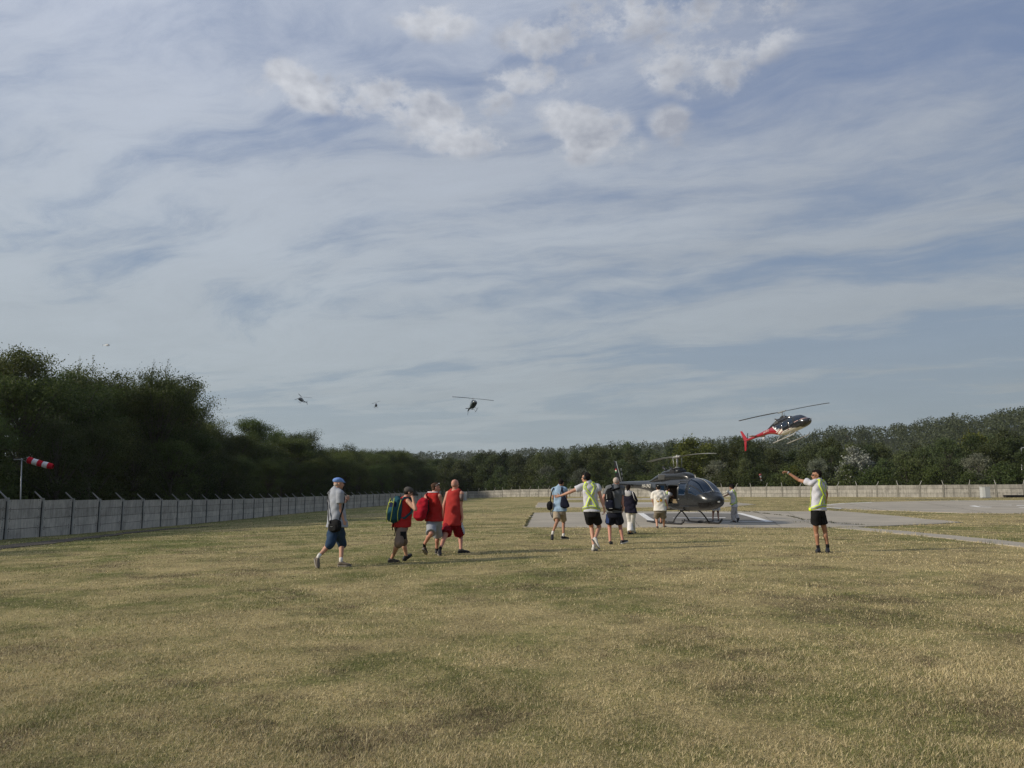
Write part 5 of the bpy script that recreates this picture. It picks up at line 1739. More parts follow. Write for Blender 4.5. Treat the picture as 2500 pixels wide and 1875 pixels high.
mb = MB(); mb.ell(HB(J, 0, .105, .035), (.070, .055, .010), A); mb.build('visor', BLK, cp_, True, J['base'])
mb = MB(); mb.ell(HB(J, -.03, -.118, .085), (.016, .008, .014), A, 8, 6); mb.build('cap_badge', white, cp_, True, J['base'])
hair(J, HAIR_D, top_=-.02, back=.012, vol=.97)
PM = [pmat('print_yellow', (.62, .42, .02), .9), pmat('print_black', (.02, .02, .02), .9), pmat('print_orange', (.50, .20, .02), .9), pmat('print_green', (.10, .13, .02), .9)]
mb = MB(); rp = random.Random(4)
def patch(t, a, w_, h, mi, o):
    q = []
    for (da, dt) in ((-1, -1), (1, -1), (1, 1), (-1, 1)): q.append(surf(J, t + dt * h, a + da * w_, o))
    q2 = []
    for (da, dt) in ((-1, -1), (1, -1), (1, 1), (-1, 1)): q2.append(surf(J, t + dt * h, a + da * w_, o + .003))
    mb.add(q + q2, [(3, 2, 1, 0), (4, 5, 6, 7), (0, 1, 5, 4), (1, 2, 6, 5), (2, 3, 7, 6), (3, 0, 4, 7)], mi)
for i in range(9):
    x = (i - 4) / 4
    hh2 = .10 * math.sqrt(max(0, 1 - x * x * .9))
    patch(.50, x * 24, 3.1, hh2, 0, .010)
    patch(.50 + hh2 + .014, x * 23, 3.1, .020, 1, .011)
for i in range(22): patch(.50 + rp.uniform(-.07, .05), rp.uniform(-17, 17), rp.uniform(1.0, 2.4), rp.uniform(.008, .03), rp.choice([1, 2, 2, 3]), .0145)
for i, x in enumerate((-12, -8, -4, 0, 4, 8, 13)): patch(.67 + .02 * math.cos(x / 9), x, 1.2, .008 + .004 * (i % 2), 1, .012)
patch(.86, 0, 2.2, .008, 1, .012)
mb.build('back_print', PM, J['o'], False, J['base'])

# ---- 10: marshal leaning into the door
J = person(c9, 'marshal in white polo with yellow straps bending into the open helicopter door', (400, 1407), (500, 860), (610, 400), (655, 320), 55, 60,
           {'R': ((800, 520), 1, (860, 600), 1, None, .7), 'L': ((760, 560), 1, (860, 640), 1, None, .7)},
           {'L': dict(k=((440, 1090), 1), a=(425, 1345), heel=((395, 1407), 'g'), toe=((465, 1405), 'g')),
            'R': dict(k=((520, 1100), 1), a=(520, 1347), heel=((500, 1408), 'g'), toe=((560, 1406), 'g'))}, SK_B, .97, 1.0, 0, vox=.011, neck_d=.08, pitch=25)
top(J, WPOLO, hem=-.12, sleeve=.5, fold=.007); legwear(J, BLK, lo=.8, name='shorts', wide=.01, waist=.06)
shoe(J, 'L', BLKS, WSOLE, None); shoe(J, 'R', BLKS, WSOLE, None); hair(J, HAIR_D); harness(J)

# ---- 11: man behind the nose
c12 = Crop(1740, 1170, 13.8)
f0 = G(*c12.px((190, 1410)))
J = person(c12, 'man in white shorts mostly hidden behind the nose of the parked helicopter', (190, 1410), (110, 860), (60, 300), (50, 220), -15, -20,
           {'L': ((-40, 520), 1, (-30, 720), 1, None, .5), 'R': ((215, 560), 1, (235, 780), 1, None, .5)},
           {'L': dict(k=((15, 1130), 1), a=(5, 1370), heel=((-10, 1425), 'g'), toe=((30, 1432), 'g')),
            'R': dict(k=((180, 1130), 1), a=(195, 1360), heel=((185, 1418), 'g'), toe=((200, 1430), 'g'))}, SK_D, .98, 1.05, 0, vox=.011)
top(J, cloth('white_tee_cloth', (.62, .62, .63)), hem=-.06, sleeve=.55, loose=.02); legwear(J, WTR, lo=.55, name='shorts', wide=.03)
shoe(J, 'L', BLKS, BLKS, None); shoe(J, 'R', BLKS, BLKS, None); hair(J, HAIR_D)

# ---- 12: marshal touching the nose
J = person(c12, 'curly haired marshal in white polo and grey trousers resting a hand on the helicopter nose', (850, 1470), (732, 880), (672, 370), (640, 280), -60, -75,
           {'L': ((470, 540), 1, (330, 600), 1, (285, 605), .3, -1), 'R': ((740, 640), -1, (620, 780), 1, (575, 890), .6, 1)},
           {'L': dict(k=((665, 1170), 1), a=(700, 1400), heel=((745, 1465), 'g'), toe=((640, 1465), 'g')),
            'R': dict(k=((775, 1160), 1), a=(850, 1350), heel=((890, 1350), .15), toe=((838, 1475), .1))}, SK_B, .97, .95, 0, vox=.011, shw=.165)
top(J, WPOLO, hem=-.10, sleeve=.55, fold=.007); legwear(J, cloth('grey_trouser_cloth', (.52, .49, .475)), 'trousers', lo=1.86, name='trousers', wide=.006, flare=.012, waist=.06)
shoe(J, 'L', BLKS, BLKS, None); shoe(J, 'R', BLKS, BLKS, None); eyes(J); hair(J, HAIR_D, vol=1.28, top_=.02); harness(J)

# ---- 13: marshaller with the raised arm
c13 = Crop(1880, 1120, 6.38)
J = person(c13, 'marshaller in sunglasses, white polo and yellow harness stretching one arm to the left', (840, 1462), (745, 815), (762, 335), (722, 258), -38, -86,
           {'L': ((455, 335), 1, (262, 205), 1, (160, 190), 1.25, 1, Vector((-.1, -.2, -1)), Vector((0, -1, 0))), 'R': ((880, 545), 1, (872, 640), 1, None, 1.0)},
           {'L': dict(k=((715, 1120), 1), a=(748, 1375), heel=((770, 1452), 'g'), toe=((735, 1466), 'g')),
            'R': dict(k=((855, 1125), 1), a=(895, 1360), heel=((900, 1448), 'g'), toe=((895, 1466), 'g'))}, SK_B, 1.03, .97, 0, sh={'L': ((632, 380), -.05)}, shw=.18, armk=1.12)
top(J, WPOLO, hem=.03, sleeve=.46, fold=.008, loose=.008)
legwear(J, BLK, lo=.62, name='shorts', wide=.008, waist=.04)
shoe(J, 'L', BLKS, BLKS, BLK, .02, .05); shoe(J, 'R', BLKS, BLKS, BLK, .02, .05)
hair(J, HAIR_D); harness(J)
mb = MB()
for q in (-1, 1):
    mb.ell(HB(J, q * .034, .094, .004), (.028, .008, .018), (J['rh'], J['fh'], J['uh']), 10, 7); mb.tube([HB(J, q * .058, .088, .010), HB(J, q * .084, .04, .008), HB(J, q * .088, -.01, .004)], .004, 6)
mb.tube([HB(J, -.012, .10, .01), HB(J, .012, .10, .01)], .004, 6)
mb.build('sunglasses', LENS, J['o'], True, J['base'])
mb = MB(); d_ = (J['wrL'] - J['elL']).normalized(); mb.tube([J['wrL'] - d_ * .03, J['wrL'] - d_ * .005], .033, 12); mb.build('wristband', grey, J['o'], True, J['base'])
# ------------------------------------------------------------------ helicopters
def gloss(name, col, rough=.22, coat=.6, metal=.0):
    return pmat(name, col, rough, .05, 1.5, 0, coat=coat, metal=metal)


GREYP = pmat('dark_grey_paint', (.019, .021, .023), .24, .05, 1.5, 0, spec=.32, coat=.12)
REDP = gloss('red_paint', (.30, .010, .018)); WHP = gloss('cream_paint', (.66, .63, .56)); BLP = gloss('black_paint', (.012, .013, .016), .2, .8); GRNP = gloss('dark_green_paint', (.018, .030, .026))
SILV = gloss('silver_paint_and_edge_light', (.30, .31, .31))
GLASS = pmat('tinted_glass', (.006, .014, .030), .05, 0, 1, 0, spec=.45, coat=.25)
GLASS_D = pmat('dark_chin_glass', (.004, .004, .005), .15, 0, 1, 0, spec=.4)
INT = pmat('cabin_interior', (.022, .018, .015), .9, .2); TAN = pmat('tan_leather', (.17, .125, .07), .6, .1, 8); BRNL = pmat('brown_cabin_panel', (.05, .032, .02), .8, .2)
SKIDM = pmat('black_skid_paint', (.018, .018, .019), .5, .2); SKIDW = pmat('white_skid_paint', (.36, .35, .32), .5, .1)
BLADE_L = pmat('pale_blade', (.30, .30, .26), .6, .1, 2); BLADE_D = pmat('dark_blade', (.03, .032, .034), .5, .1, 2); HUBM = pmat('hub_metal', (.30, .30, .28), .4, .2, 12, metal=.6)
LIGHTL = pmat('clear_lamp_lens', (.75, .75, .72), .1, 0)

ST = np.array([  # x, top, bottom, halfwidth, exponent
    (3.34, 1.19, 1.04, .08, 2.0), (3.31, 1.25, .98, .19, 2.0), (3.22, 1.31, .90, .32, 2.1), (3.05, 1.38, .80, .46, 2.2), (2.88, 1.47, .73, .55, 2.3), (2.66, 1.70, .67, .61, 2.3), (2.40, 1.88, .64, .645, 2.4),
    (2.0, 2.02, .62, .66, 2.5), (1.5, 2.08, .61, .665, 2.6), (1.0, 2.09, .61, .665, 2.7), (.4, 2.09, .61, .66, 2.7), (-.1, 2.085, .62, .65, 2.7), (-.5, 2.075, .67, .62, 2.6), (-1.0, 2.05, .84, .53, 2.4), (-1.5, 2.025, 1.08, .42, 2.3),
    (-2.0, 2.0, 1.30, .32, 2.2), (-2.6, 1.985, 1.46, .245, 2.0), (-3.4, 1.975, 1.56, .205, 2.0), (-5.0, 1.965, 1.68, .145, 2.0), (-6.0, 1.955, 1.76, .10, 2.0), (-6.25, 1.90, 1.82, .05, 2.0)])
_xs = np.concatenate([np.linspace(3.34, 2.4, 30), np.linspace(2.36, -2.6, 90), np.linspace(-2.7, -6.25, 30)])


def _sm(col):
    x0 = ST[:, 0][::-1]; y0 = ST[:, col][::-1]
    xf = np.linspace(-6.25, 3.34, 1200); yf = np.interp(xf, x0, y0)
    k = np.ones(61) / 61
    yp = np.pad(yf, 30, mode='edge'); ys_ = np.convolve(yp, k, 'valid')
    m_ = np.clip((3.34 - xf) / .35, 0, 1) * np.clip((xf + 6.25) / .3, 0, 1)
    return xf, yf * (1 - m_) + ys_ * m_


_S = [None] + [_sm(c) for c in (1, 2, 3, 4)]


def st(x):
    zt, zb, w_, e = (float(np.interp(x, *_S[c])) for c in (1, 2, 3, 4))
    return zt, zb, w_, e


def fs(x, v, off=0.0):
    """fuselage surface: station x, angle v in degrees (0 = right side, 90 = top, -90 belly, 180 left)"""
    zt, zb, w_, e = st(x)
    zm = zb + (zt - zb) * .42
    c, s = math.cos(R(v)), math.sin(R(v))
    y = -(w_ + off) * math.copysign(abs(c) ** (2 / e), c)
    z = zm + ((zt - zm) if s > 0 else (zm - zb)) * math.copysign(abs(s) ** (2 / e), s) + off * s
    return Vector((x, y, z))


def side_pt(x, z, off=0.0, right=True):
    zt, zb, w_, e = st(x); zm = zb + (zt - zb) * .42
    h = (zt - zm) if z > zm else (zm - zb)
    q = min(.999, abs(z - zm) / h)
    y = (w_ + off) * (1 - q ** e) ** (1 / e) + off * .3
    return Vector((x, -y if right else y, z))


def glass_patch(name, f, n, m, mat, parent, th=.010):
    """f(u,v)->(outer point, inner point)"""
    mb = MB(); o_, i_ = [], []
    for a in range(n + 1):
        for b in range(m + 1):
            p, q = f(a / n, b / m); o_.append(p); i_.append(q)
    F = []; N = (n + 1) * (m + 1)
    for a in range(n):
        for b in range(m):
            k = a * (m + 1) + b
            F.append((k, k + 1, k + m + 2, k + m + 1)); F.append((k + N, k + m + 1 + N, k + m + 2 + N, k + 1 + N))
    ring = [a * (m + 1) for a in range(n + 1)] + [n * (m + 1) + b for b in range(1, m + 1)] + [a * (m + 1) + m for a in range(n - 1, -1, -1)] + [b for b in range(m - 1, 0, -1)]
    for i in range(len(ring)):
        a, b = ring[i], ring[(i + 1) % len(ring)]
        F.append((a, a + N, b + N, b))
    mb.add(o_ + i_, F)
    return mb.build(name, mat, parent, True)


def helicopter(label, paint, mats, rotor_ang=0.0, nblades=2, blade_m=None, skid_m=None, open_door=False, detail=True, rotor_r=5.08, fin_m=None, tail_ang=20, reg=None, reg_m=None, stripes=False, teeter=0.0, fus_m=None):
    root = empty('helicopter', (0, 0, 0)); tag(root, label, 'helicopter', 'helicopters on the pad and in the air')
    blade_m = blade_m or BLADE_D; skid_m = skid_m or SKIDM
    mb = MB(); nv = 44
    rs = [[fs(x, 360 * j / nv) for j in range(nv)] for x in _xs]
    mb.rings(rs)
    mb.mi = [paint(sum(mb.v[i][0] for i in f) / len(f), sum(mb.v[i][1] for i in f) / len(f), sum(mb.v[i][2] for i in f) / len(f)) for f in mb.f]
    if fus_m: mb.mi = [0] * len(mb.f)
    me = mb.mesh('fuselage', [fus_m] if fus_m else mats, True)
    bm = bmesh.new(); bm.from_mesh(me); bmesh.ops.recalc_face_normals(bm, faces=bm.faces[:]); bm.to_mesh(me); bm.free()
    if open_door:
        cut = MB(); cut.box((.56, -.42, 1.325), (.86, 1.05, .79)); cm = cut.mesh('c', INT); co = bpy.data.objects.new('c', cm); COL.objects.link(co)
        t = bpy.data.objects.new('t', me); COL.objects.link(t)
        md = t.modifiers.new('b', 'BOOLEAN'); md.operation = 'DIFFERENCE'; md.object = co; md.solver = 'EXACT'
        me.materials.append(INT); 
        try: md.material_mode = 'TRANSFER'
        except Exception: pass
        out = bpy.data.meshes.new_from_object(t.evaluated_get(bpy.context.evaluated_depsgraph_get()))
        bpy.data.objects.remove(t); bpy.data.objects.remove(co); me = out; me.name = 'fuselage'
        me.polygons.foreach_set('use_smooth', [abs(p.normal.x) < .999 and p.area < .1 for p in me.polygons])
    link('fuselage', me, root)
    mt = mats[paint(0, 0, 2.3)]
    # engine and transmission fairing
    def loft(st_, name, mat, n=24, e=2.6, parent=root):
        b = MB(); b.rings([[Vector((x, -w_ * math.copysign(abs(math.cos(a)) ** (2 / e), math.cos(a)), zb + (zt - zb) * (.5 + .5 * math.copysign(abs(math.sin(a)) ** (2 / e), math.sin(a))))) for a in [2 * PI * j / n for j in range(n)]] for x, zt, zb, w_ in st_])
        return b.build(name, mat, parent, True)
    cow = loft([(1.30, 2.10, 1.95, .12), (1.18, 2.20, 1.92, .20), (.98, 2.30, 1.9, .29), (.72, 2.345, 1.9, .35), (.35, 2.35, 1.9, .39), (-.2, 2.35, 1.9, .41), (-.8, 2.34, 1.9, .40), (-1.3, 2.30, 1.88, .36), (-1.7, 2.20, 1.86, .30), (-2.05, 2.08, 1.84, .24), (-2.4, 2.0, 1.84, .17)], 'engine_cowling', mt)
    col_ = loft([(.42, 2.49, 2.28, .22), (.36, 2.50, 2.25, .26), (.2, 2.51, 2.2, .29), (-.15, 2.515, 2.2, .30), (-.5, 2.50, 2.2, .28), (-.95, 2.44, 2.2, .25), (-1.25, 2.34, 2.15, .20)], 'mast_fairing', mt)
    mb = MB(); mb.tube([(0, 0, 2.44), (0, 0, 2.52), (0, 0, 2.545)], [.24, .31, .30], 24); mb.build('fairing_rim', mt, cow, True)
    if detail:
        for q in (-1, 1):
            mb = MB()
            for k in range(7): mb.box((-.52 - .085 * k, q * .405, 2.13), (.028, .03, .24), Matrix.Rotation(R(8), 3, 'Y'))
            mb.build('intake_grille', HUBM if q < 0 else HUBM, cow)
            mb = MB(); mb.tube([(-.75, q * .14, 2.40), (-.86, q * .17, 2.52), (-.98, q * .20, 2.60)], [.06, .06, .065], 14); mb.build('exhaust_pipe', dmetal, cow, True)
            mb = MB(); mb.add([(.20, q * .31, 2.24), (-.22, q * .335, 2.24), (-.16, q * .315, 2.46), (.20, q * .30, 2.46), (.20, q * .20, 2.24), (-.22, q * .20, 2.24), (-.16, q * .20, 2.46), (.20, q * .20, 2.46)], [(3, 2, 1, 0), (4, 5, 6, 7), (0, 1, 5, 4), (1, 2, 6, 5), (2, 3, 7, 6), (3, 0, 4, 7)]); mb.build('intake', dmetal, cow)
    # mast, hub, blades
    mb = MB(); mb.tube([(0, 0, 2.5), (0, 0, 3.08)], .045, 12); mb.tube([(0, 0, 2.53), (0, 0, 2.60)], .10, 14); mb.ell((0, 0, 3.12), (.05, .05, .05), n=10, m=7)
    mast = mb.build('rotor_mast', HUBM, root, True)
    for q in (-1, 1):
        mb = MB(); mb.tube([(.05, q * .20, 2.52), (.02, q * .24, 3.03)], .017, 8); mb.build('control_rod', HUBM, mast, True)
    mb = MB(); mb.box((0, 0, 3.06), (.16, .16, .12)); mb.tube([(-.05, 0, 3.13), (.05, 0, 3.13)], .03, 8)
    ra = R(rotor_ang)
    for k in range(nblades):
        a = ra + 2 * PI * k / nblades; d = Vector((math.cos(a), math.sin(a), 0)); mb.tube([d * .05 + Vector((0, 0, 3.06)), d * .30 + Vector((0, 0, 3.065)), d * .48 + Vector((0, 0, 3.07))], [.06, .065, .05], 10)
        n_ = Vector((-d.y, d.x, 0)); mb.tube([d * .30 + n_ * .09 + Vector((0, 0, 3.065)), d * .30 - n_ * .09 + Vector((0, 0, 3.065))], .03, 8)
    mb.build('rotor_hub', HUBM, root, True)
    for k in range(nblades):
        a = ra + 2 * PI * k / nblades; d = Vector((math.cos(a), math.sin(a), teeter * (1, -1, 0)[k])).normalized(); n_ = Vector((-d.y, d.x, 0)).normalized(); up = Vector((0, 0, 1)); rr = []
        for q in [i / 10 for i in range(11)]:
            r_ = .42 + (rotor_r - .42) * q; c = d * r_ + up * (3.07 + .10 * q - .16 * q * q); pitch = R(4 - 3 * q); cd = (.165 if q > .05 else .07)
            cn_, uu = n_ * math.cos(pitch) + up * math.sin(pitch), up * math.cos(pitch) - n_ * math.sin(pitch)
            rr.append([c + cn_ * cd, c + cn_ * cd * .6 + uu * .020, c + cn_ * cd * -.2 + uu * .016, c - cn_ * cd, c + cn_ * cd * -.2 - uu * .008, c + cn_ * cd * .6 - uu * .014])
        mb = MB(); mb.rings(rr); mb.build('rotor_blade', blade_m, root, False)
    # windscreen and doors
    def top_x(v): return 1.70 if v > 50 else 1.70 + (50 - v) * .004
    def bot_x(v): return 2.94 - max(0, (60 - v)) * .006
    for nm, v0, v1, q in (('windscreen', 37, 86.5, 1), ('windscreen', 37, 86.5, -1), ('side_window', 9, 33, 1), ('side_window', 9, 33, -1)):
        def f(u, v, v0=v0, v1=v1, q=q):
            ang = v0 + (v1 - v0) * v
            xa, xb = top_x(ang), bot_x(ang)
            if v1 < 40: xa = 1.92; xb = 2.82 - (33 - ang) * .013
            x = xa + (xb - xa) * u
            if ang > 45: x += .03 * math.sin(PI * u)
            p, i = fs(x, ang, .008), fs(x, ang, -.012)
            return (p, i) if q > 0 else (Vector((p.x, -p.y, p.z)), Vector((i.x, -i.y, i.z)))
        glass_patch(nm, f, 14, 12, GLASS, root)
    for q in (1, -1):
        def f(u, v, q=q):
            ang = -12 - 40 * v; x = 2.62 + (3.20 - 2.62) * u - .12 * v
            p, i = fs(x, ang, .006), fs(x, ang, -.012)
            return (p, i) if q > 0 else (Vector((p.x, -p.y, p.z)), Vector((i.x, -i.y, i.z)))
        glass_patch('chin_window', f, 10, 8, BLP if stripes else GLASS_D, root)
    def quad(name, x0, x1, z0, z1, mat, right=True, off=.006, parent=root, skew=0.0):
        return glass_patch(name, lambda u, v: (side_pt(x0 + (x1 - x0) * u + skew * v, z0 + (z1 - z0) * v, off, right), side_pt(x0 + (x1 - x0) * u + skew * v, z0 + (z1 - z0) * v, -.015, right)), 8, 8, mat, parent)
    for rgt in (True, False):
        dr = quad('front_door', 1.04, 1.84, .80, 1.93, mats[paint(1.5, -.6, 1.2)] if not stripes else BLP, rgt, .004, root, -.04)
        quad('door_window', 1.12, 1.70, 1.30, 1.84, GLASS, rgt, .009, dr, -.03)
        if detail:
            s_ = -1 if rgt else 1; mb = MB(); mb.box((1.14, s_ * .672, 1.12), (.10, .018, .03)); mb.build('door_handle', metal, dr)
        if not (open_door and rgt):
            dr = quad('rear_door', .10, 1.0, .80, 1.90, mats[paint(.5, -.6, 1.2)] if not stripes else BLP, rgt, .004)
            quad('door_window', .18, .92, 1.30, 1.80, GLASS, rgt, .009, dr)
        quad('rear_window', -.72, -.12, 1.36, 1.66, GLASS, rgt, .006)
    if open_door:
        mb = MB()
        for s_, e_ in (((.10, .90), (1.02, .90)), ((1.02, .90), (1.02, 1.76)), ((1.02, 1.76), (.10, 1.76)), ((.10, 1.76), (.10, .90))):
            mb.tube([side_pt(s_[0] + (e_[0] - s_[0]) * i / 6, s_[1] + (e_[1] - s_[1]) * i / 6, .0) for i in range(7)], .022, 6)
        mb.build('door_frame', GREYP, root, True)
        mb = MB(); mb.box((.42, -.22, 1.04), (.52, .60, .13)); st1 = mb.build('seat', TAN, root)
        mb = MB(); mb.box((.22, -.22, 1.38), (.12, .60, .46), Matrix.Rotation(R(-8), 3, 'Y')); mb.build('seat_back', BRNL, st1)
        mb = MB(); mb.box((.70, -.58, .97), (.40, .05, .10)); mb.build('seat_bag', TAN, st1)
        mb = MB(); mb.box((.93, -.30, 1.30), (.06, .60, .62)); mb.build('bulkhead', BRNL, root)
        # the swung-back rear door
        mb = MB(); rs = []
        for x, y in ((.06, -.70), (-.10, -.90), (-.22, -1.12), (-.30, -1.35)):
            pass
        pass
    # tail
    fm = fin_m or mats[paint(-6, 0, 1.9)]
    tb = MB()
    def fin(pts, th):
        V = [(x, -th, z) for x, z in pts] + [(x, th, z) for x, z in pts]; n = len(pts)
        b = MB(); b.add(V, [tuple(range(n)), tuple(range(2 * n - 1, n - 1, -1))] + [(i, i + n, (i + 1) % n + n, (i + 1) % n) for i in range(n)]); return b
    f1 = fin([(-5.72, 1.92), (-6.32, 3.04), (-6.56, 3.08), (-6.28, 1.95), (-6.28, 1.80), (-6.50, .80), (-6.28, .80), (-5.92, 1.76)], .022).build('tail_fin', fm, root)
    mb = MB(); mb.tube([(-5.70, 0, 1.93), (-6.31, 0, 3.05)], .018, 6); mb.build('fin_edge', SILV if not stripes else fm, f1, True)  # sunlit leading edge put into the colour as a silver strip, unless striped
    if reg == 'HA-UNQ':
        mb = MB()
        for k, c_ in enumerate((0, 1, 2)): mb.box((-6.30, -.027, 2.62 - .07 * k), (.16, .006, .07), None, k)
        mb.box((-6.30, .0, 2.55), (.1, .04, .1), None, 1)
        mb.build('flag_decal', [REDP, WHP, pmat('flag_green', (.02, .14, .05), .6)], f1)
    mb = MB()
    mb.box((-4.25, 0, 1.78), (.40, 1.96, .035)); sb = mb.build('stabilizer', BLP if open_door else mats[paint(-4, 0, 1.8)], root)
    for q in (-1, 1):
        mb = MB(); mb.ell((-4.03, q * .99, 1.78), (.06, .02, .03), n=8, m=6); mb.build('nav_light', LIGHTL, sb, True)
    mb = MB(); mb.tube([(-6.02, 0, 1.85), (-6.02, .22, 1.85)], .035, 8); mb.ell((-6.02, .2, 1.85), (.07, .06, .07), n=10, m=7); th = mb.build('tail_rotor_hub', HUBM, root, True)
    for k in range(2):
        a = R(tail_ang) + PI * k; d = Vector((math.sin(a), 0, math.cos(a))); s_ = Vector((math.cos(a), 0, -math.sin(a)))
        for i in range(5 if open_door else 1):
            pass
        mb = MB(); nseg = 6
        for i in range(nseg):
            q0, q1 = .08 + .76 * i / nseg, .08 + .76 * (i + 1) / nseg
            c0, c1 = Vector((-6.02, .23, 1.85)) + d * q0, Vector((-6.02, .23, 1.85)) + d * q1
            wv = .06; y = Vector((0, .008, 0))
            mb.rings([[c0 - s_ * wv - y, c0 + s_ * wv - y, c0 + s_ * wv + y, c0 - s_ * wv + y], [c1 - s_ * wv - y, c1 + s_ * wv - y, c1 + s_ * wv + y, c1 - s_ * wv + y]], True, (i % 2) if open_door else 0)
        mb.build('tail_rotor_blade', [BLADE_D, WHP], th)
    mb = MB(); mb.tube([(-5.9, 0, 1.76), (-6.3, 0, 1.35), (-6.42, 0, .95)], .014, 6); mb.build('tail_guard', skid_m, root, True)
    # skids
    for q in (-1, 1):
        y = q * .96
        mb = MB(); mb.tube([(-1.25, y, .055), (-.4, y, .05), (1.5, y, .05), (1.78, y, .06), (1.95, y, .13), (2.06, y, .25)], [.042, .048, .048, .046, .042, .035], 10); sk = mb.build('skid', skid_m, root, True)
        mb = MB(); mb.box((1.0, q * .98, .115), (.5, .09, .02)); mb.box((.35, q * .98, .115), (.3, .09, .02)); mb.build('step', skid_m, sk)
    for x in (1.02, -.62):
        pts = []
        for i in range(17):
            u = -1 + i / 8; y = u * .96; z = .62 - .58 * max(0, (abs(u) - .38) / .62) ** 1.6
            pts.append((x + .05 * (abs(u) > .4) * 0, y, z))
        mb = MB(); mb.tube(pts, .034, 8); mb.build('cross_tube', skid_m, root, True)
    if detail:
        mb = MB(); mb.tube([(-1.6, 0, 2.02), (-1.75, 0, 2.30)], .010, 5); mb.tube([(1.55, 0, 2.02), (1.48, 0, 2.22)], [.03, .008], 6); mb.build('antenna', WHP, root, True)
        mb = MB(); mb.ell((.2, 0, .60), (.06, .06, .05), n=10, m=7); mb.tube([(.9, 0, .62), (.9, 0, .52)], .012, 5); mb.tube([(-.2, .1, .64), (-.2, .1, .52)], .012, 5); mb.build('belly_antenna', dmetal, root, True)
        mb = MB(); mb.ell((-1.08, 0, 2.50), (.05, .05, .055), n=10, m=7); mb.build('beacon_light', LIGHTL, cow, True)
        mb = MB(); mb.ell((3.30, -.02, 1.05), (.045, .10, .06), n=12, m=8); mb.build('landing_light', LIGHTL, root, True)
        for q in (-1, 1):
            mb = MB(); mb.tube([(2.55, q * .60, 1.30), (2.72, q * .80, 1.42)], .012, 5); mb.ell((2.74, q * .84, 1.45), (.03, .06, .08), n=10, m=7)
            if q > 0: mb.build('mirror', metal, root, True)
        mb = MB(); mb.tube([fs(x, 90, .012) for x in (1.50, 1.7, 1.95, 2.2, 2.4, 2.6, 2.8, 2.95)], .014, 6); mb.build('windscreen_post', SILV if not stripes else BLP, root, True)
    if reg:
        for rgt in (True, False):
            cu_ = bpy.data.curves.new('registration', 'FONT'); cu_.body = reg; cu_.size = .25; cu_.extrude = .003; cu_.space_character = 1.05
            cu_.materials.append(reg_m or WHP)
            o = bpy.data.objects.new('registration', cu_); COL.objects.link(o)
            me = bpy.data.meshes.new_from_object(o.evaluated_get(bpy.context.evaluated_depsgraph_get())); bpy.data.objects.remove(o)
            o = link('registration', me, root)
            if rgt: o.location = (-2.95, -st(-2.4)[2] - .012, 1.64); o.rotation_euler = (R(84), 0, R(-5))
            else: o.location = (-1.75, st(-2.2)[2] + .02, 1.64); o.rotation_euler = (R(84), 0, R(185))
    return root


def place(root, px, py, D, heading, pitch=0, roll=0, anchor=(0, 0, 3.06)):
    """heading: 0 = flying towards the camera, 90 = to the right"""
    h = Vector((math.sin(R(heading)), -math.cos(R(heading)), 0))
    rot = Matrix.Rotation(math.atan2(h.y, h.x), 3, 'Z') @ Matrix.Rotation(R(-pitch), 3, 'Y') @ Matrix.Rotation(R(roll), 3, 'X')
    root.rotation_euler = rot.to_euler()
    root.location = W(px, py, D) - rot @ Vector(anchor)


p0 = lambda x, y, z: 0
H1 = helicopter('dark grey helicopter parked on the pad with its rear door open', p0, [GREYP], rotor_ang=-14.7, blade_m=BLADE_L, open_door=True, reg='HA-UNQ', tail_ang=-12)
HEAD = 19.3
hv = Vector((math.sin(R(HEAD)), -math.cos(R(HEAD)), 0))
mx = W(1655, 1190, 36.8)
H1.location = (mx.x, 36.8, tz(mx.x, 36.8) + .045)
H1.rotation_euler = (0, 0, math.atan2(hv.y, hv.x))
# open door panel swung back along the side
mb = MB(); mb.box((-.36, -.70, 1.34), (.82, .035, .95), Matrix.Rotation(R(4), 3, 'Z')); dp = mb.build('rear_door', GREYP, H1)
mb = MB(); mb.box((-.36, -.722, 1.54), (.62, .012, .38), Matrix.Rotation(R(4), 3, 'Z')); mb.build('door_window', GLASS, dp)


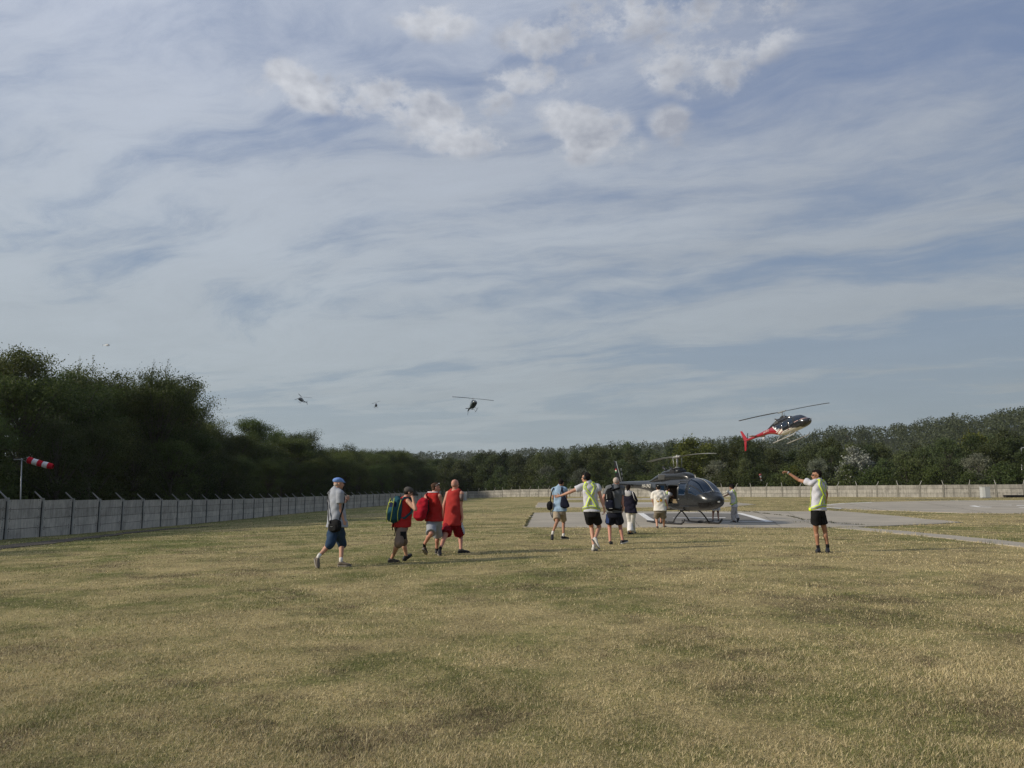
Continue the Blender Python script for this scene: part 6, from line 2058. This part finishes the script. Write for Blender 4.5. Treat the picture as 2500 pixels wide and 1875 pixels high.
def livery():
    m, k, b, out = newmat('livery_paint')
    tc = k.n('ShaderNodeTexCoord'); sp = k.n('ShaderNodeSeparateXYZ'); k.put(sp.inputs[0], tc.outputs['Object'])
    X, Y, Z = sp.outputs
    lt = lambda a, c: k.m('LESS_THAN', a, c)
    gt = lambda a, c: k.m('GREATER_THAN', a, c)
    both = lambda *a: a[0] if len(a) == 1 else k.m('MULTIPLY', a[0], both(*a[1:]))
    xb = k.m('ADD', k.m('MULTIPLY', k.m('SUBTRACT', 2.02, Z), 1.0), -1.55)
    dx = k.m('SUBTRACT', X, xb)
    col = k.mix(0.0, (.012, .013, .016), (0, 0, 0))
    silver = both(lt(dx, .55), gt(Z, 1.22), lt(Z, 1.66), lt(X, .12))
    col = k.mix(silver, col, (.34, .34, .33))
    zl = k.mr(X, .1, 1.9, 1.20, .70)
    lowm = both(lt(Z, zl), lt(X, 2.3))
    u = k.m('FRACT', k.m('ADD', k.m('MULTIPLY', Z, 3.4), k.m('MULTIPLY', X, -.9)))
    streak = both(lt(u, .26), lt(X, .9), gt(Z, .80))
    lowc = k.mix(streak, (.66, .62, .54), (.25, .008, .016))
    col = k.mix(lowm, col, lowc)
    redm = lt(dx, -.06)
    flame = k.m('ADD', k.m('MULTIPLY', k.m('ABSOLUTE', k.m('SUBTRACT', k.m('FRACT', k.m('MULTIPLY', Z, 5.0)), .5)), .9), -1.75)
    redm = k.m('MULTIPLY', redm, k.m('MAXIMUM', gt(Z, 1.30), lt(X, k.m('ADD', flame, .75))))
    col = k.mix(redm, col, (.27, .008, .018))
    white_ = both(gt(dx, -.06), lt(dx, .10), gt(Z, 1.18))
    col = k.mix(white_, col, (.70, .68, .66))
    line = both(lt(k.m('ABSOLUTE', k.m('SUBTRACT', Z, k.mr(X, .5, 2.9, 1.20, 1.33))), .020), gt(X, .45))
    col = k.mix(line, col, (.62, .40, .38))
    k.put(b.inputs['Base Color'], col); b.inputs['Roughness'].default_value = .22; b.inputs['Coat Weight'].default_value = .6; b.inputs['Coat Roughness'].default_value = .06
    MATS['livery_paint'] = m
    return m


def p_red(x, y, z):
    return 0 if x > 0 or z > 2.2 else 1 if x < -2.5 else 2


H2 = helicopter('black, cream and red helicopter hovering nose up above the far trees', p_red, [BLP, REDP, WHP], fus_m=livery(), rotor_ang=17, teeter=-.13, blade_m=BLADE_D, skid_m=SKIDW, fin_m=REDP, reg='HA-PTZ', stripes=True)
place(H2, 1909, 1005.5, 80, 25, 14.5, 0)
H3 = helicopter('dark helicopter flying towards the field, fourth from the left in the sky', p0, [GRNP], rotor_ang=84, reg=None)
place(H3, 1155, 973, 188, 14, 12, -6)
H4 = helicopter('small dark green helicopter turning away to the left, second from the left', p0, [GRNP], rotor_ang=8, nblades=3, detail=False, rotor_r=5.3)
place(H4, 736.5, 969.5, 400, -12, 12, 8)
H5 = helicopter('tiny dark helicopter seen head on between the two larger flying ones', p0, [BLP], rotor_ang=24, detail=False)
place(H5, 918, 982.5, 420, 12, 4, 0)
H6 = helicopter('tiny white helicopter highest in the sky above the left trees', lambda x, y, z: 0 if x < 1.6 and z > 1.0 else 1, [WHP, BLP], rotor_ang=10, detail=False, fin_m=BLP)
place(H6, 262, 839, 860, 74, 4, 0)

# ------------------------------------------------------------------ thin haze in the air
_gz = np.empty(len(ground.data.vertices) * 3, np.float32); ground.data.vertices.foreach_get('co', _gz); _lo = float(_gz[2::3].min()) - 1.0
mb = MB(); mb.box((0, 1100, (_lo + 178) / 2), (5400, 3600, 178 - _lo))
hm = bpy.data.materials.new('haze'); hm.use_nodes = True; hm.node_tree.nodes.clear()
hk = NT(hm.node_tree); ho = hk.n('ShaderNodeOutputMaterial'); hv_ = hk.n('ShaderNodeVolumePrincipled')
hv_.inputs['Color'].default_value = (.86, .93, 1.0, 1); hv_.inputs['Density'].default_value = .00009; hv_.inputs['Anisotropy'].default_value = .2
hm.node_tree.links.new(hv_.outputs[0], ho.inputs['Volume'])
tag(mb.build('haze', hm), 'thin summer haze in the air over the field and hills', 'haze', kind='stuff')
